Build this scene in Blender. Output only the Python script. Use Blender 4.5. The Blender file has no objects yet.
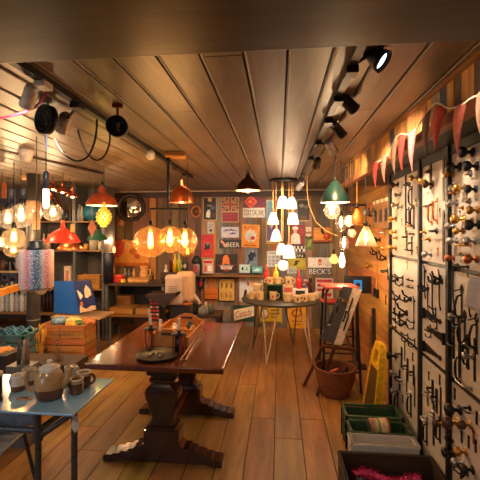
import bpy, bmesh, math, random
from mathutils import Vector, Matrix, Euler
random.seed(7)
PI = math.pi
C = bpy.context.scene
col = C.collection
# ------------------------------------------------------------------ camera
F, HZ, H = 380.0, 232.0, 1.6
TH = math.atan(39/380.0)
ct, st = math.cos(TH), math.sin(TH)
CAM = Vector((0, 0, H))
FWD = Vector((-st, ct, 0))
CZ = 2.293          # ceiling
BY = 6.40           # back wall
def ray(px, py):
    u = (px-240)/F; v = (HZ-py)/F
    return Vector((u*ct-st, u*st+ct, v))
def at(px, py, Y):
    d = ray(px, py); return CAM + d*(Y/d.y)
def onx(px, py, X):
    d = ray(px, py); return CAM + d*(X/d.x)
def onz(px, py, Z):
    d = ray(px, py); return CAM + d*((Z-H)/d.z)
def sc(P):
    return (Vector(P)-CAM).dot(FWD)/F
cd = bpy.data.cameras.new('camera'); cam = bpy.data.objects.new('camera', cd); col.objects.link(cam)
cam.location = CAM; cam.rotation_euler = (PI/2, 0, TH)
cd.sensor_width = 36; cd.lens = 36*F/480; cd.shift_y = -8/480.0; cd.clip_start = 0.02
C.camera = cam
C.view_settings.view_transform = 'Standard'; C.view_settings.look = 'None'
C.view_settings.gamma = 1; C.view_settings.use_curve_mapping = False
C.view_settings.exposure = 0.8
# ------------------------------------------------------------------ materials
def lin(c):
    return tuple(((x/255.0)/12.92 if x/255.0 <= 0.04045 else ((x/255.0+0.055)/1.055)**2.4) for x in c) + (1,)
MATS = {}
def newmat(name):
    m = bpy.data.materials.new(name); m.use_nodes = True
    nt = m.node_tree; nt.nodes.clear()
    out = nt.nodes.new('ShaderNodeOutputMaterial')
    return m, nt, out
def K(r, g, b, rough=0.55, metal=0.0, var=0.12, bump=0.0, scale=40, coat=0.0):
    """painted / plain surface with a little procedural variation"""
    key = (r, g, b, rough, metal, var, bump, scale, coat)
    if key in MATS: return MATS[key]
    m, nt, out = newmat('surface_%d_%d_%d' % (r, g, b))
    p = nt.nodes.new('ShaderNodeBsdfPrincipled'); nt.links.new(p.outputs[0], out.inputs[0])
    tc = nt.nodes.new('ShaderNodeTexCoord')
    n = nt.nodes.new('ShaderNodeTexNoise'); n.inputs['Scale'].default_value = scale; n.inputs['Detail'].default_value = 4
    nt.links.new(tc.outputs['Object'], n.inputs['Vector'])
    cr = nt.nodes.new('ShaderNodeValToRGB')
    c = lin((r, g, b))
    cr.color_ramp.elements[0].color = tuple(x*(1-var*2) for x in c[:3])+(1,)
    cr.color_ramp.elements[1].color = tuple(min(1, x*(1+var*2)) for x in c[:3])+(1,)
    cr.color_ramp.elements[0].position = 0.3; cr.color_ramp.elements[1].position = 0.7
    nt.links.new(n.outputs['Fac'], cr.inputs['Fac']); nt.links.new(cr.outputs[0], p.inputs['Base Color'])
    p.inputs['Roughness'].default_value = rough; p.inputs['Metallic'].default_value = metal
    if coat: p.inputs['Coat Weight'].default_value = coat
    if bump:
        b_ = nt.nodes.new('ShaderNodeBump'); b_.inputs['Strength'].default_value = bump; b_.inputs['Distance'].default_value = 0.01
        nt.links.new(n.outputs['Fac'], b_.inputs['Height']); nt.links.new(b_.outputs[0], p.inputs['Normal'])
    MATS[key] = m; return m
def wood(name, c1, c2, axis='Y', scale=9.0, stretch=10.0, rough=0.5, rnd=0.5, bump=0.25, coat=0.0, hue=0.02, patch=0.0):
    if name in MATS: return MATS[name]
    m, nt, out = newmat(name)
    p = nt.nodes.new('ShaderNodeBsdfPrincipled'); nt.links.new(p.outputs[0], out.inputs[0])
    tc = nt.nodes.new('ShaderNodeTexCoord')
    at_ = nt.nodes.new('ShaderNodeAttribute'); at_.attribute_name = 'rnd'
    mp = nt.nodes.new('ShaderNodeMapping')
    mp.inputs['Scale'].default_value = tuple(1.0/stretch*2 if a == axis else 1.0*2 for a in 'XYZ')
    add = nt.nodes.new('ShaderNodeVectorMath'); add.operation = 'ADD'
    cmb = nt.nodes.new('ShaderNodeVectorMath'); cmb.operation = 'SCALE'; cmb.inputs[0].default_value = (7.3, 5.1, 3.7)
    nt.links.new(at_.outputs['Fac'], cmb.inputs['Scale'])
    nt.links.new(tc.outputs['Object'], add.inputs[0]); nt.links.new(cmb.outputs[0], add.inputs[1])
    nt.links.new(add.outputs[0], mp.inputs['Vector'])
    n = nt.nodes.new('ShaderNodeTexNoise'); n.inputs['Scale'].default_value = scale; n.inputs['Detail'].default_value = 8
    n.inputs['Roughness'].default_value = 0.65; n.inputs['Distortion'].default_value = 0.6
    nt.links.new(mp.outputs[0], n.inputs['Vector'])
    cr = nt.nodes.new('ShaderNodeValToRGB')
    cr.color_ramp.elements[0].color = lin(c1); cr.color_ramp.elements[1].color = lin(c2)
    cr.color_ramp.elements[0].position = 0.32; cr.color_ramp.elements[1].position = 0.68
    nt.links.new(n.outputs['Fac'], cr.inputs['Fac'])
    hs = nt.nodes.new('ShaderNodeHueSaturation')
    mr = nt.nodes.new('ShaderNodeMapRange'); mr.inputs['To Min'].default_value = 1-rnd; mr.inputs['To Max'].default_value = 1+rnd
    nt.links.new(at_.outputs['Fac'], mr.inputs['Value'])
    mr2 = nt.nodes.new('ShaderNodeMapRange'); mr2.inputs['To Min'].default_value = 0.5-hue; mr2.inputs['To Max'].default_value = 0.5+hue
    w = nt.nodes.new('ShaderNodeMath'); w.operation = 'FRACT'
    w2 = nt.nodes.new('ShaderNodeMath'); w2.operation = 'MULTIPLY'; w2.inputs[1].default_value = 7.77
    nt.links.new(at_.outputs['Fac'], w2.inputs[0]); nt.links.new(w2.outputs[0], w.inputs[0]); nt.links.new(w.outputs[0], mr2.inputs['Value'])
    nt.links.new(mr2.outputs[0], hs.inputs['Hue'])
    val = mr.outputs[0]
    if patch:
        n2 = nt.nodes.new('ShaderNodeTexNoise'); n2.inputs['Scale'].default_value = 1.7; n2.inputs['Detail'].default_value = 3
        nt.links.new(tc.outputs['Object'], n2.inputs['Vector'])
        mr3 = nt.nodes.new('ShaderNodeMapRange'); mr3.inputs['From Min'].default_value = .3; mr3.inputs['From Max'].default_value = .7
        mr3.inputs['To Min'].default_value = 1-patch; mr3.inputs['To Max'].default_value = 1+patch
        nt.links.new(n2.outputs['Fac'], mr3.inputs['Value'])
        mu = nt.nodes.new('ShaderNodeMath'); mu.operation = 'MULTIPLY'
        nt.links.new(val, mu.inputs[0]); nt.links.new(mr3.outputs[0], mu.inputs[1]); val = mu.outputs[0]
    nt.links.new(val, hs.inputs['Value']); nt.links.new(cr.outputs[0], hs.inputs['Color'])
    nt.links.new(hs.outputs[0], p.inputs['Base Color'])
    p.inputs['Roughness'].default_value = rough
    if coat: p.inputs['Coat Weight'].default_value = coat; p.inputs['Coat Roughness'].default_value = 0.12
    b_ = nt.nodes.new('ShaderNodeBump'); b_.inputs['Strength'].default_value = bump; b_.inputs['Distance'].default_value = 0.004
    nt.links.new(n.outputs['Fac'], b_.inputs['Height']); nt.links.new(b_.outputs[0], p.inputs['Normal'])
    MATS[name] = m; return m
def thin_glass(name, tint=(255, 255, 255), refl=0.12, rough=0.02, dust=(255, 235, 210), dusty=0.05):
    if name in MATS: return MATS[name]
    m, nt, out = newmat(name)
    t = nt.nodes.new('ShaderNodeBsdfTransparent'); t.inputs[0].default_value = lin(tint)
    g = nt.nodes.new('ShaderNodeBsdfGlossy'); g.inputs['Roughness'].default_value = rough
    fr = nt.nodes.new('ShaderNodeLayerWeight'); fr.inputs['Blend'].default_value = 0.35
    ad = nt.nodes.new('ShaderNodeMath'); ad.operation = 'MULTIPLY_ADD'; ad.inputs[1].default_value = 0.6; ad.inputs[2].default_value = refl*0.3
    nt.links.new(fr.outputs['Facing'], ad.inputs[0])
    mx = nt.nodes.new('ShaderNodeMixShader')
    nt.links.new(ad.outputs[0], mx.inputs[0]); nt.links.new(t.outputs[0], mx.inputs[1]); nt.links.new(g.outputs[0], mx.inputs[2])
    tr = nt.nodes.new('ShaderNodeBsdfTranslucent'); tr.inputs[0].default_value = lin(dust)
    mx2 = nt.nodes.new('ShaderNodeMixShader'); mx2.inputs[0].default_value = dusty
    nt.links.new(mx.outputs[0], mx2.inputs[1]); nt.links.new(tr.outputs[0], mx2.inputs[2])
    nt.links.new(mx2.outputs[0], out.inputs[0]); MATS[name] = m; return m
def glow(name, c, s, clear=1.0):
    """a lit lamp: clear glass that gives off light"""
    if name in MATS: return MATS[name]
    m, nt, out = newmat(name)
    e = nt.nodes.new('ShaderNodeEmission'); e.inputs[0].default_value = lin(c); e.inputs[1].default_value = s
    if clear:
        t = nt.nodes.new('ShaderNodeBsdfTransparent'); t.inputs[0].default_value = (clear, clear, clear, 1)
        a = nt.nodes.new('ShaderNodeAddShader')
        nt.links.new(e.outputs[0], a.inputs[0]); nt.links.new(t.outputs[0], a.inputs[1]); nt.links.new(a.outputs[0], out.inputs[0])
    else: nt.links.new(e.outputs[0], out.inputs[0])
    MATS[name] = m; return m
def opal(name, c, s):
    """white diffusing lamp glass, lit from inside"""
    if name in MATS: return MATS[name]
    m, nt, out = newmat(name)
    p = nt.nodes.new('ShaderNodeBsdfPrincipled'); p.inputs['Base Color'].default_value = lin(c); p.inputs['Roughness'].default_value = .3
    p.inputs['Emission Color'].default_value = lin(c); p.inputs['Emission Strength'].default_value = s
    nt.links.new(p.outputs[0], out.inputs[0]); MATS[name] = m; return m
BLACK = K(18, 17, 17, .45); IRON = K(30, 28, 27, .4, .6); DARKMETAL = K(44, 42, 41, .35, .7)
STEEL = K(170, 168, 165, .3, .9); BRASS = K(196, 150, 72, .3, .9); COPPER = K(190, 105, 60, .3, .85)
CREAM = K(226, 206, 172, .4); WHITE = K(232, 228, 220, .5); ALU = K(128, 132, 136, .4, .7)
GREYM = K(108, 112, 116, .45, .4)
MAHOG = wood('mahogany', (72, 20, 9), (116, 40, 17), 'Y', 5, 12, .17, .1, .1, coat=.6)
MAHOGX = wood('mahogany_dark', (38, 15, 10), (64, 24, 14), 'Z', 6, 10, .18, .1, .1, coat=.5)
PINE = wood('pine', (150, 92, 45), (196, 130, 70), 'X', 8, 12, .55, .25, .2)
PINEZ = wood('pine_upright', (150, 92, 45), (200, 136, 74), 'Z', 8, 12, .55, .3, .2)
OAK = wood('oak', (112, 66, 32), (158, 98, 50), 'X', 8, 12, .5, .25, .2)
DARKWOOD = wood('dark_wood', (46, 28, 18), (78, 48, 30), 'X', 8, 12, .5, .3, .2)
CLEAR = thin_glass('clear_glass', (246, 244, 240), .25, .02, (255, 240, 220), .02)
AMBER = thin_glass('amber_glass', (255, 222, 176), .4, .03, (255, 180, 100), .035)
SMOKE = thin_glass('smoked_glass', (225, 200, 165), .3, .03, (230, 200, 160), .03)
# ------------------------------------------------------------------ mesh builder
TXT = {}
def text_mesh(s):
    if s in TXT: return TXT[s]
    cu = bpy.data.curves.new('t', 'FONT'); cu.body = s; cu.resolution_u = 2
    o = bpy.data.objects.new('t', cu); col.objects.link(o)
    bpy.context.view_layer.update()
    dg = bpy.context.evaluated_depsgraph_get()
    me = o.evaluated_get(dg).to_mesh()
    vs = [tuple(v.co) for v in me.vertices]; fs = [tuple(p.vertices) for p in me.polygons]
    o.evaluated_get(dg).to_mesh_clear()
    bpy.data.objects.remove(o); bpy.data.curves.remove(cu)
    TXT[s] = (vs, fs); return TXT[s]
class MB:
    def __init__(s): s.v = []; s.f = []; s.fm = []; s.fs = []; s.fr = []; s.mats = []; s.cur = 0; s.rnd = 0.5
    def m(s, mat):
        if mat not in s.mats: s.mats.append(mat)
        s.cur = s.mats.index(mat); return s
    def add(s, vs, fs, smooth=False, rnd=None):
        if not s.mats: s.mats.append(None)
        b = len(s.v); s.v += [tuple(v) for v in vs]
        r = s.rnd if rnd is None else rnd
        for f in fs: s.f.append(tuple(i+b for i in f)); s.fm.append(s.cur); s.fs.append(smooth); s.fr.append(r)
        return s
    def box(s, c, d, rot=None, rnd=None, bev=0.0):
        c = Vector(c); x, y, z = d[0]/2, d[1]/2, d[2]/2
        R = Euler(rot).to_matrix() if rot is not None and not isinstance(rot, Matrix) else rot
        if bev > 0:
            bm = bmesh.new(); bmesh.ops.create_cube(bm, size=1)
            for v in bm.verts: v.co = Vector((v.co.x*d[0], v.co.y*d[1], v.co.z*d[2]))
            bmesh.ops.bevel(bm, geom=list(bm.edges), offset=min(bev, min(d)*.45), segments=2, profile=.5, affect='EDGES')
            bm.verts.index_update()
            vs = [v.co.copy() for v in bm.verts]; fs = [[v.index for v in f.verts] for f in bm.faces]; bm.free()
        else:
            vs = [Vector(p) for p in ((-x,-y,-z),(x,-y,-z),(x,y,-z),(-x,y,-z),(-x,-y,z),(x,-y,z),(x,y,z),(-x,y,z))]
            fs = [(3,2,1,0),(4,5,6,7),(0,1,5,4),(1,2,6,5),(2,3,7,6),(3,0,4,7)]
        vs = [c + (R @ v if R is not None else v) for v in vs]
        return s.add(vs, fs, False, rnd)
    def bb(s, a, b, rnd=None, bev=0.0):
        a = Vector(a); b = Vector(b)
        return s.box((a+b)/2, [abs(q) for q in (b-a)], None, rnd, bev)
    def bar(s, p0, p1, w, h, up=(0, 0, 1), rnd=None, bev=0.0):
        p0 = Vector(p0); p1 = Vector(p1); d = p1-p0; L = d.length; d.normalize()
        u = Vector(up); x = u.cross(d)
        if x.length < 1e-4: x = Vector((1, 0, 0))
        x.normalize(); z = d.cross(x)
        R = Matrix((x, d, z)).transposed()
        return s.box((p0+p1)/2, (w, L, h), R, rnd, bev)
    def tube(s, pts, r, n=8, closed=False, caps=True, rnd=None):
        pts = [Vector(p) for p in pts]; N = len(pts)
        rs = r if isinstance(r, (list, tuple)) else [r]*N
        tang = []
        for i in range(N):
            a = pts[(i-1) % N] if (closed or i > 0) else pts[i]
            b = pts[(i+1) % N] if (closed or i < N-1) else pts[i]
            t = b-a; tang.append(t.normalized() if t.length > 1e-9 else Vector((0, 0, 1)))
        nn = tang[0].orthogonal().normalized(); vs = []
        for i in range(N):
            t = tang[i]; nn = (nn - t*nn.dot(t))
            if nn.length < 1e-6: nn = t.orthogonal()
            nn.normalize(); bb = t.cross(nn)
            for k in range(n):
                a = 2*PI*k/n; vs.append(pts[i] + (nn*math.cos(a)+bb*math.sin(a))*rs[i])
        fs = []
        for i in range(N if closed else N-1):
            j = (i+1) % N
            for k in range(n):
                k2 = (k+1) % n; fs.append((i*n+k, i*n+k2, j*n+k2, j*n+k))
        s.add(vs, fs, True, rnd)
        if caps and not closed:
            s.add([vs[k] for k in range(n)], [tuple(range(n-1, -1, -1))], False, rnd)
            s.add([vs[(N-1)*n+k] for k in range(n)], [tuple(range(n))], False, rnd)
        return s
    def lathe(s, prof, c=(0, 0, 0), n=24, rot=None, smooth=True, rnd=None, mod=None, mats=None):
        """prof: (radius, z); mats: one material per segment"""
        c = Vector(c); R = Euler(rot).to_matrix() if rot is not None and not isinstance(rot, Matrix) else rot
        vs = []; idx = []
        for j, (r, z) in enumerate(prof):
            if r < 1e-6:
                idx.append([len(vs)]*n); vs.append(Vector((0, 0, z)))
            else:
                idx.append(list(range(len(vs), len(vs)+n)))
                for k in range(n):
                    a = 2*PI*k/n; rr = r*(mod(a, j) if mod else 1)
                    vs.append(Vector((rr*math.cos(a), rr*math.sin(a), z)))
        vs = [c + (R @ v if R is not None else v) for v in vs]
        segs = {}
        for j in range(len(prof)-1):
            A, B = idx[j], idx[j+1]; ff = []
            for k in range(n):
                k2 = (k+1) % n; q = [A[k], A[k2], B[k2], B[k]]
                q2 = [q[0]]
                for t in q[1:]:
                    if t not in q2: q2.append(t)
                if len(q2) >= 3: ff.append(tuple(q2))
            segs[j] = ff
        b = len(s.v)
        if not s.mats and not mats: s.mats.append(None)
        s.v += [tuple(v) for v in vs]
        r_ = s.rnd if rnd is None else rnd
        for j, ff in segs.items():
            if mats: s.m(mats[j])
            for f in ff: s.f.append(tuple(i+b for i in f)); s.fm.append(s.cur); s.fs.append(smooth); s.fr.append(r_)
        return s
    def ball(s, c, r, n=16, m=10, sz=1.0, rnd=None):
        return s.lathe([(r*math.sin(PI*i/m), -r*sz*math.cos(PI*i/m)) for i in range(m+1)], c, n, rnd=rnd)
    def prism(s, pts, y0, y1, plane='XZ', rnd=None):
        n = len(pts)
        def P(p, d):
            return {'XZ': (p[0], d, p[1]), 'XY': (p[0], p[1], d), 'YZ': (d, p[0], p[1])}[plane]
        vs = [P(p, y0) for p in pts] + [P(p, y1) for p in pts]
        fs = [tuple(range(n)), tuple(range(2*n-1, n-1, -1))] + [(i, i+n, (i+1) % n+n, (i+1) % n) for i in range(n)]
        return s.add(vs, fs, False, rnd)
    def loft(s, secs, ch=0.25, smooth=False):
        """secs: (z, halfx, halfy), chamfered rectangles"""
        vs = []; N = 8
        for z, a, b in secs:
            c = ch*min(a, b)
            for p in ((-a+c,-b),(a-c,-b),(a,-b+c),(a,b-c),(a-c,b),(-a+c,b),(-a,b-c),(-a,-b+c)): vs.append((p[0], p[1], z))
        fs = [tuple(range(N-1, -1, -1)), tuple(range((len(secs)-1)*N, len(secs)*N))]
        for j in range(len(secs)-1):
            for k in range(N):
                k2 = (k+1) % N; fs.append((j*N+k, j*N+k2, (j+1)*N+k2, (j+1)*N+k))
        return s.add(vs, fs, smooth)
    def text(s, body, cx, cz, w, h, y, italic=0.0, rot=0.0):
        """lettering facing -Y, centred at cx,cz, fitted in w x h, raised to y"""
        vs, fs = text_mesh(body)
        if not vs: return s
        x0 = min(v[0] for v in vs); x1 = max(v[0] for v in vs); y0 = min(v[1] for v in vs); y1 = max(v[1] for v in vs)
        out = []
        for v in vs:
            a = ((v[0]-x0)/(x1-x0)-.5)*w; b = ((v[1]-y0)/(y1-y0)-.5)*h
            a += italic*b
            out.append((cx+a*math.cos(rot)-b*math.sin(rot), y, cz+a*math.sin(rot)+b*math.cos(rot)))
        return s.add(out, fs)
    def build(s, name, mat=None, parent=None, loc=(0, 0, 0), rot=(0, 0, 0)):
        me = bpy.data.meshes.new(name)
        me.from_pydata(s.v, [], s.f)
        ms = [(mat if q is None else q) for q in s.mats] or [mat]
        for q in ms: me.materials.append(q)
        me.polygons.foreach_set('material_index', s.fm); me.polygons.foreach_set('use_smooth', s.fs)
        a = me.attributes.new('rnd', 'FLOAT', 'FACE'); a.data.foreach_set('value', s.fr)
        bm = bmesh.new(); bm.from_mesh(me); bmesh.ops.recalc_face_normals(bm, faces=bm.faces); bm.to_mesh(me); bm.free()
        me.update()
        o = bpy.data.objects.new(name, me); col.objects.link(o)
        o.location = loc; o.rotation_euler = rot
        if parent: o.parent = parent
        return o
LABELS = {}
def tag(o, label, cat, group=None, kind=None):
    if label:
        if label in LABELS and not (group and LABELS[label] == group): print('DUPLICATE LABEL', label)
        LABELS[label] = group; o['label'] = label
        n = len(label.split())
        if n < 4 or n > 16: print('LABEL LENGTH', n, label)
    if cat: o['category'] = cat
    if group: o['group'] = group
    if kind: o['kind'] = kind
    return o
def thing(name, label, cat, loc=(0, 0, 0), rotz=0.0, group=None, rot=None):
    o = bpy.data.objects.new(name, None); col.objects.link(o)
    o.empty_display_size = .05; o.location = loc; o.rotation_euler = rot or (0, 0, rotz)
    return tag(o, label, cat, group)
def struct(o): o['kind'] = 'structure'; return o
def dup(src, loc, label, rotz=None, scale=None, group=None):
    r = src.copy(); col.objects.link(r); r.location = loc
    if rotz is not None: r.rotation_euler = (0, 0, rotz)
    if scale: r.scale = (scale,)*3
    tag(r, label, None, group or src.get('group'))
    for ch in list(src.children):
        c = ch.copy(); col.objects.link(c); c.parent = r
        for g in ch.children:
            d = g.copy(); col.objects.link(d); d.parent = c
    return r
def point(p, w, c=(255, 190, 120), r=.012):
    l = bpy.data.lights.new('bulb_light', 'POINT'); l.energy = w; l.color = lin(c)[:3]; l.shadow_soft_size = r
    o = bpy.data.objects.new('bulb_light', l); col.objects.link(o); o.location = p; return o
def spot(p, tgt, w, ang=60, c=(255, 205, 150), blend=.6, r=.03):
    l = bpy.data.lights.new('spot_light', 'SPOT'); l.energy = w; l.color = lin(c)[:3]; l.spot_size = math.radians(ang); l.spot_blend = blend; l.shadow_soft_size = r
    o = bpy.data.objects.new('spot_light', l); col.objects.link(o); o.location = p
    o.rotation_euler = (Vector(tgt)-Vector(p)).to_track_quat('-Z', 'Y').to_euler(); return o
def arc(p0, p1, sag, n=12, side=(0, 0, -1)):
    p0 = Vector(p0); p1 = Vector(p1); sd = Vector(side)
    return [p0.lerp(p1, i/n) + sd*sag*4*(i/n)*(1-i/n) for i in range(n+1)]
# ------------------------------------------------------------------ the setting
XL, XR, YF = -5.3, 1.12, -1.8
FLOORM = wood('floor_boards', (122, 88, 42), (172, 128, 66), 'Y', 7, 9, .42, .2, .3, patch=.18)
CEILM = wood('ceiling_boards', (102, 87, 69), (137, 117, 94), 'Y', 6, 8, .38, .12, .1, hue=.015, patch=.15)
SEAM = K(20, 13, 9, .8)
WALLM = wood('back_wall_boards', (92, 68, 48), (146, 112, 82), 'Z', 8, 10, .6, .5, .3, hue=.03)
RWALLM = wood('right_wall_boards', (160, 98, 46), (208, 138, 70), 'Y', 7, 10, .5, .25, .2)
DARKP = K(34, 24, 18, .7)
f = MB(); f.m(SEAM).bb((XL, YF, -.06), (XR, BY, -.012)); f.m(FLOORM)
x = XL
while x < XR-.01:
    w = min(.205+random.uniform(-.012, .012), XR-x); y = YF - random.uniform(0, 2)
    while y < BY:
        L = random.uniform(2.2, 3.8)
        a, b = max(y, YF), min(y+L, BY)
        if b-a > .01: f.bb((x+.003, a+.0025, -.02), (x+w-.003, b-.0025, 0), rnd=random.random())
        y += L
    x += w
struct(f.build('floor'))
# ceiling boards, each with a raised bead along the seam
f = MB(); f.m(SEAM).bb((XL, YF, CZ+.012), (XR, BY, CZ+.06)); f.m(CEILM)
x = XL; k = 0
while x < XR-.01:
    w = min(.172, XR-x); y = YF - random.uniform(0, 3)
    while y < BY:
        L = random.uniform(2.6, 4.2); a, b = max(y, YF), min(y+L, BY)
        if b-a > .01: f.bb((x+.005, a+.003, CZ), (x+w-.004, b-.003, CZ+.02), rnd=random.random())
        y += L
    f.tube([(x+.012, YF+.01, CZ), (x+.012, BY-.01, CZ)], .0055, 6, rnd=.8)
    x += w
struct(f.build('ceiling'))
# back wall: weathered upright boards
f = MB(); f.m(SEAM).bb((XL, BY+.02, 0), (XR, BY+.08, CZ))
GREYB = wood('grey_weathered_board', (88, 84, 78), (132, 126, 118), 'Z', 8, 10, .65, .3, .3)
ORB = wood('warm_board', (150, 84, 36), (190, 116, 56), 'Z', 8, 10, .55, .2, .3)
x = XL
while x < XR-.01:
    w = min(random.uniform(.1, .17), XR-x)
    q = random.random()
    f.m(GREYB if (q < .36 and x > -1.3) else ORB if q > .84 else WALLM)
    f.bb((x+.002, BY, 0), (x+w-.002, BY+.03, CZ), rnd=random.random()); x += w
struct(f.build('wall_back'))
f = MB(); f.m(SEAM).bb((XR+.02, YF, 0), (XR+.08, BY, CZ)); f.m(RWALLM)
z = 0
while z < CZ-.01:
    h = min(.14, CZ-z); y = YF
    while y < BY:
        L = random.uniform(.5, 1.4); b = min(y+L, BY)
        f.bb((XR, y+.002, z+.002), (XR+.03, b-.002, z+h-.002), rnd=random.random()); y = b
    z += h
struct(f.build('wall_right'))
f = MB(); f.m(wood('pale_fill_boards', (176, 164, 146), (206, 194, 174), 'Z', 8, 10, .5, .08, .1))  # unseen wall, made pale to bounce fill towards the left side and mirror
y = YF
while y < BY-.01:
    w = min(.15, BY-y); f.bb((XL-.03, y+.002, 0), (XL, y+w-.002, CZ), rnd=random.random()); y += w
struct(f.build('wall_left'))
f = MB()
WX0, WX1, WZ0, WZ1 = -3.9, -2.3, .95, 1.95
for q in (((XL-.03, YF-.05, 0), (WX0, YF, CZ)), ((WX1, YF-.05, 0), (XR+.03, YF, CZ)), ((WX0, YF-.05, 0), (WX1, YF, WZ0)), ((WX0, YF-.05, WZ1), (WX1, YF, CZ))): f.bb(*q)
struct(f.build('wall_front', K(120, 92, 66, .7)))
# unseen window added behind the camera: glowing panes give cool fill
f = MB(); f.m(glow('fill_panes', (200, 222, 255), 3.0, 0)).bb((WX0, YF-.04, WZ0), (WX1, YF-.03, WZ1)); f.m(DARKWOOD)
for xx in (WX0+.02, (WX0+WX1)/2, WX1-.02): f.bb((xx-.025, YF-.045, WZ0), (xx+.025, YF, WZ1))
for zz_ in (WZ0+.02, (WZ0+WZ1)/2, WZ1-.02): f.bb((WX0, YF-.045, zz_-.02), (WX1, YF-.002, zz_+.02))
struct(f.build('fill_window_1'))
# beam over the camera
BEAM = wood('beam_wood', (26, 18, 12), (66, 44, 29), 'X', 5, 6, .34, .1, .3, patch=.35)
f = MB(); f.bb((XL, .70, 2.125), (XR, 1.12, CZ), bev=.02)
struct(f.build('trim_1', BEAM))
# boxed-in ledge along the right wall, faced with salvaged strips
f = MB()
A = Vector((.80, .9, 0)); B = Vector((.70, 4.18, 0)); d = (B-A).normalized()
LEDGE = wood('ledge_wood', (140, 94, 50), (186, 130, 74), 'Y', 7, 10, .5, .2, .2)
L = (B-A).length; t = 0
STRIP = wood('salvaged_strip', (166, 112, 54), (212, 156, 84), 'Z', 8, 9, .55, .4, .3, hue=.012)
cols = [STRIP]*12 + [K(62, 84, 96, .6), K(110, 90, 70, .6), K(128, 70, 42, .6), K(150, 138, 118, .6), K(110, 90, 70, .6)]
while t < L-.01:
    w = min(random.uniform(.055, .1), L-t); c = A + d*(t+w/2)
    f.m(random.choice(cols)); f.box((c.x, c.y, 2.19), (.016+random.uniform(0, .008), w-.003, .2), (0, 0, math.atan2(d.y, d.x)-PI/2), random.random()); t += w
ang = math.atan2(d.y, d.x)-PI/2
mid = (A+B)/2
f.m(LEDGE).box((mid.x-.006, mid.y, 2.1), (.05, L+.02, .05), (0, 0, ang), .4)
f.box((mid.x-.006, mid.y, 2.281), (.045, L, .022), (0, 0, ang), .2)
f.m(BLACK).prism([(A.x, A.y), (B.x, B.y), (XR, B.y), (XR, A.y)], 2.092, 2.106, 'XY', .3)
f.m(STRIP).bb((B.x+.005, B.y-.02, 2.1), (XR, B.y, CZ), .6)
struct(f.build('trim_2'))
# timber posts on the back wall
f = MB(); f.m(ORB)
for px, w in ((153, .1), (104, .05)):
    p = at(px, 232, BY-.04); f.bb((p.x-w/2, BY-.045, 0), (p.x+w/2, BY, CZ-.11), random.random())
struct(f.build('trim_3'))
f = MB(); f.m(DARKWOOD).bb((XL, BY-.05, CZ-.1), (XR, BY, CZ), .2); struct(f.build('trim_4'))
# ------------------------------------------------------------------ right hand display rack
RX = .96
ys = [onx(q, 232, RX).y for q in (391.5, 421.5, 450.5)]
ys.append(ys[2]-(ys[1]-ys[2])*1.0); ys.append(ys[3]-.45)
BOARD = wood('pale_display_board', (186, 172, 156), (210, 196, 180), 'Y', 5, 6, .5, .08, .1)
rack = thing('display_rack', 'tall black framed rack of pale boards carrying door furniture along right wall', 'rack', (RX, ys[3], 0))
PW = .035
zs = [(.12, .765), (.795, 1.385), (1.41, 2.03)]
for i in range(4):
    for (a, b) in zs:
        MB().bb((0, ys[i+1]-ys[3]+PW/2, a), (.022, ys[i]-ys[3]-PW/2, b), rnd=random.random()).build('panel', BOARD, rack)
for i in range(5):
    MB().bb((-.022, ys[i]-ys[3]-PW/2, 0), (.04, ys[i]-ys[3]+PW/2, 2.085), bev=.003).build('post', BLACK, rack)
MB().bb((-.01, ys[4]-ys[3], 2.032), (.045, ys[0]-ys[3], 2.088)).build('top_fascia', BLACK, rack)
for z in (.78, 1.398, .1):
    MB().bb((.004, ys[4]-ys[3], z-.01), (.034, ys[0]-ys[3], z+.01)).build('rail', BLACK, rack)
MB().bb((.03, ys[4]-ys[3], .1), (.045, ys[0]-ys[3], 2.05)).build('back_panel', DARKP, rack)
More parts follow.
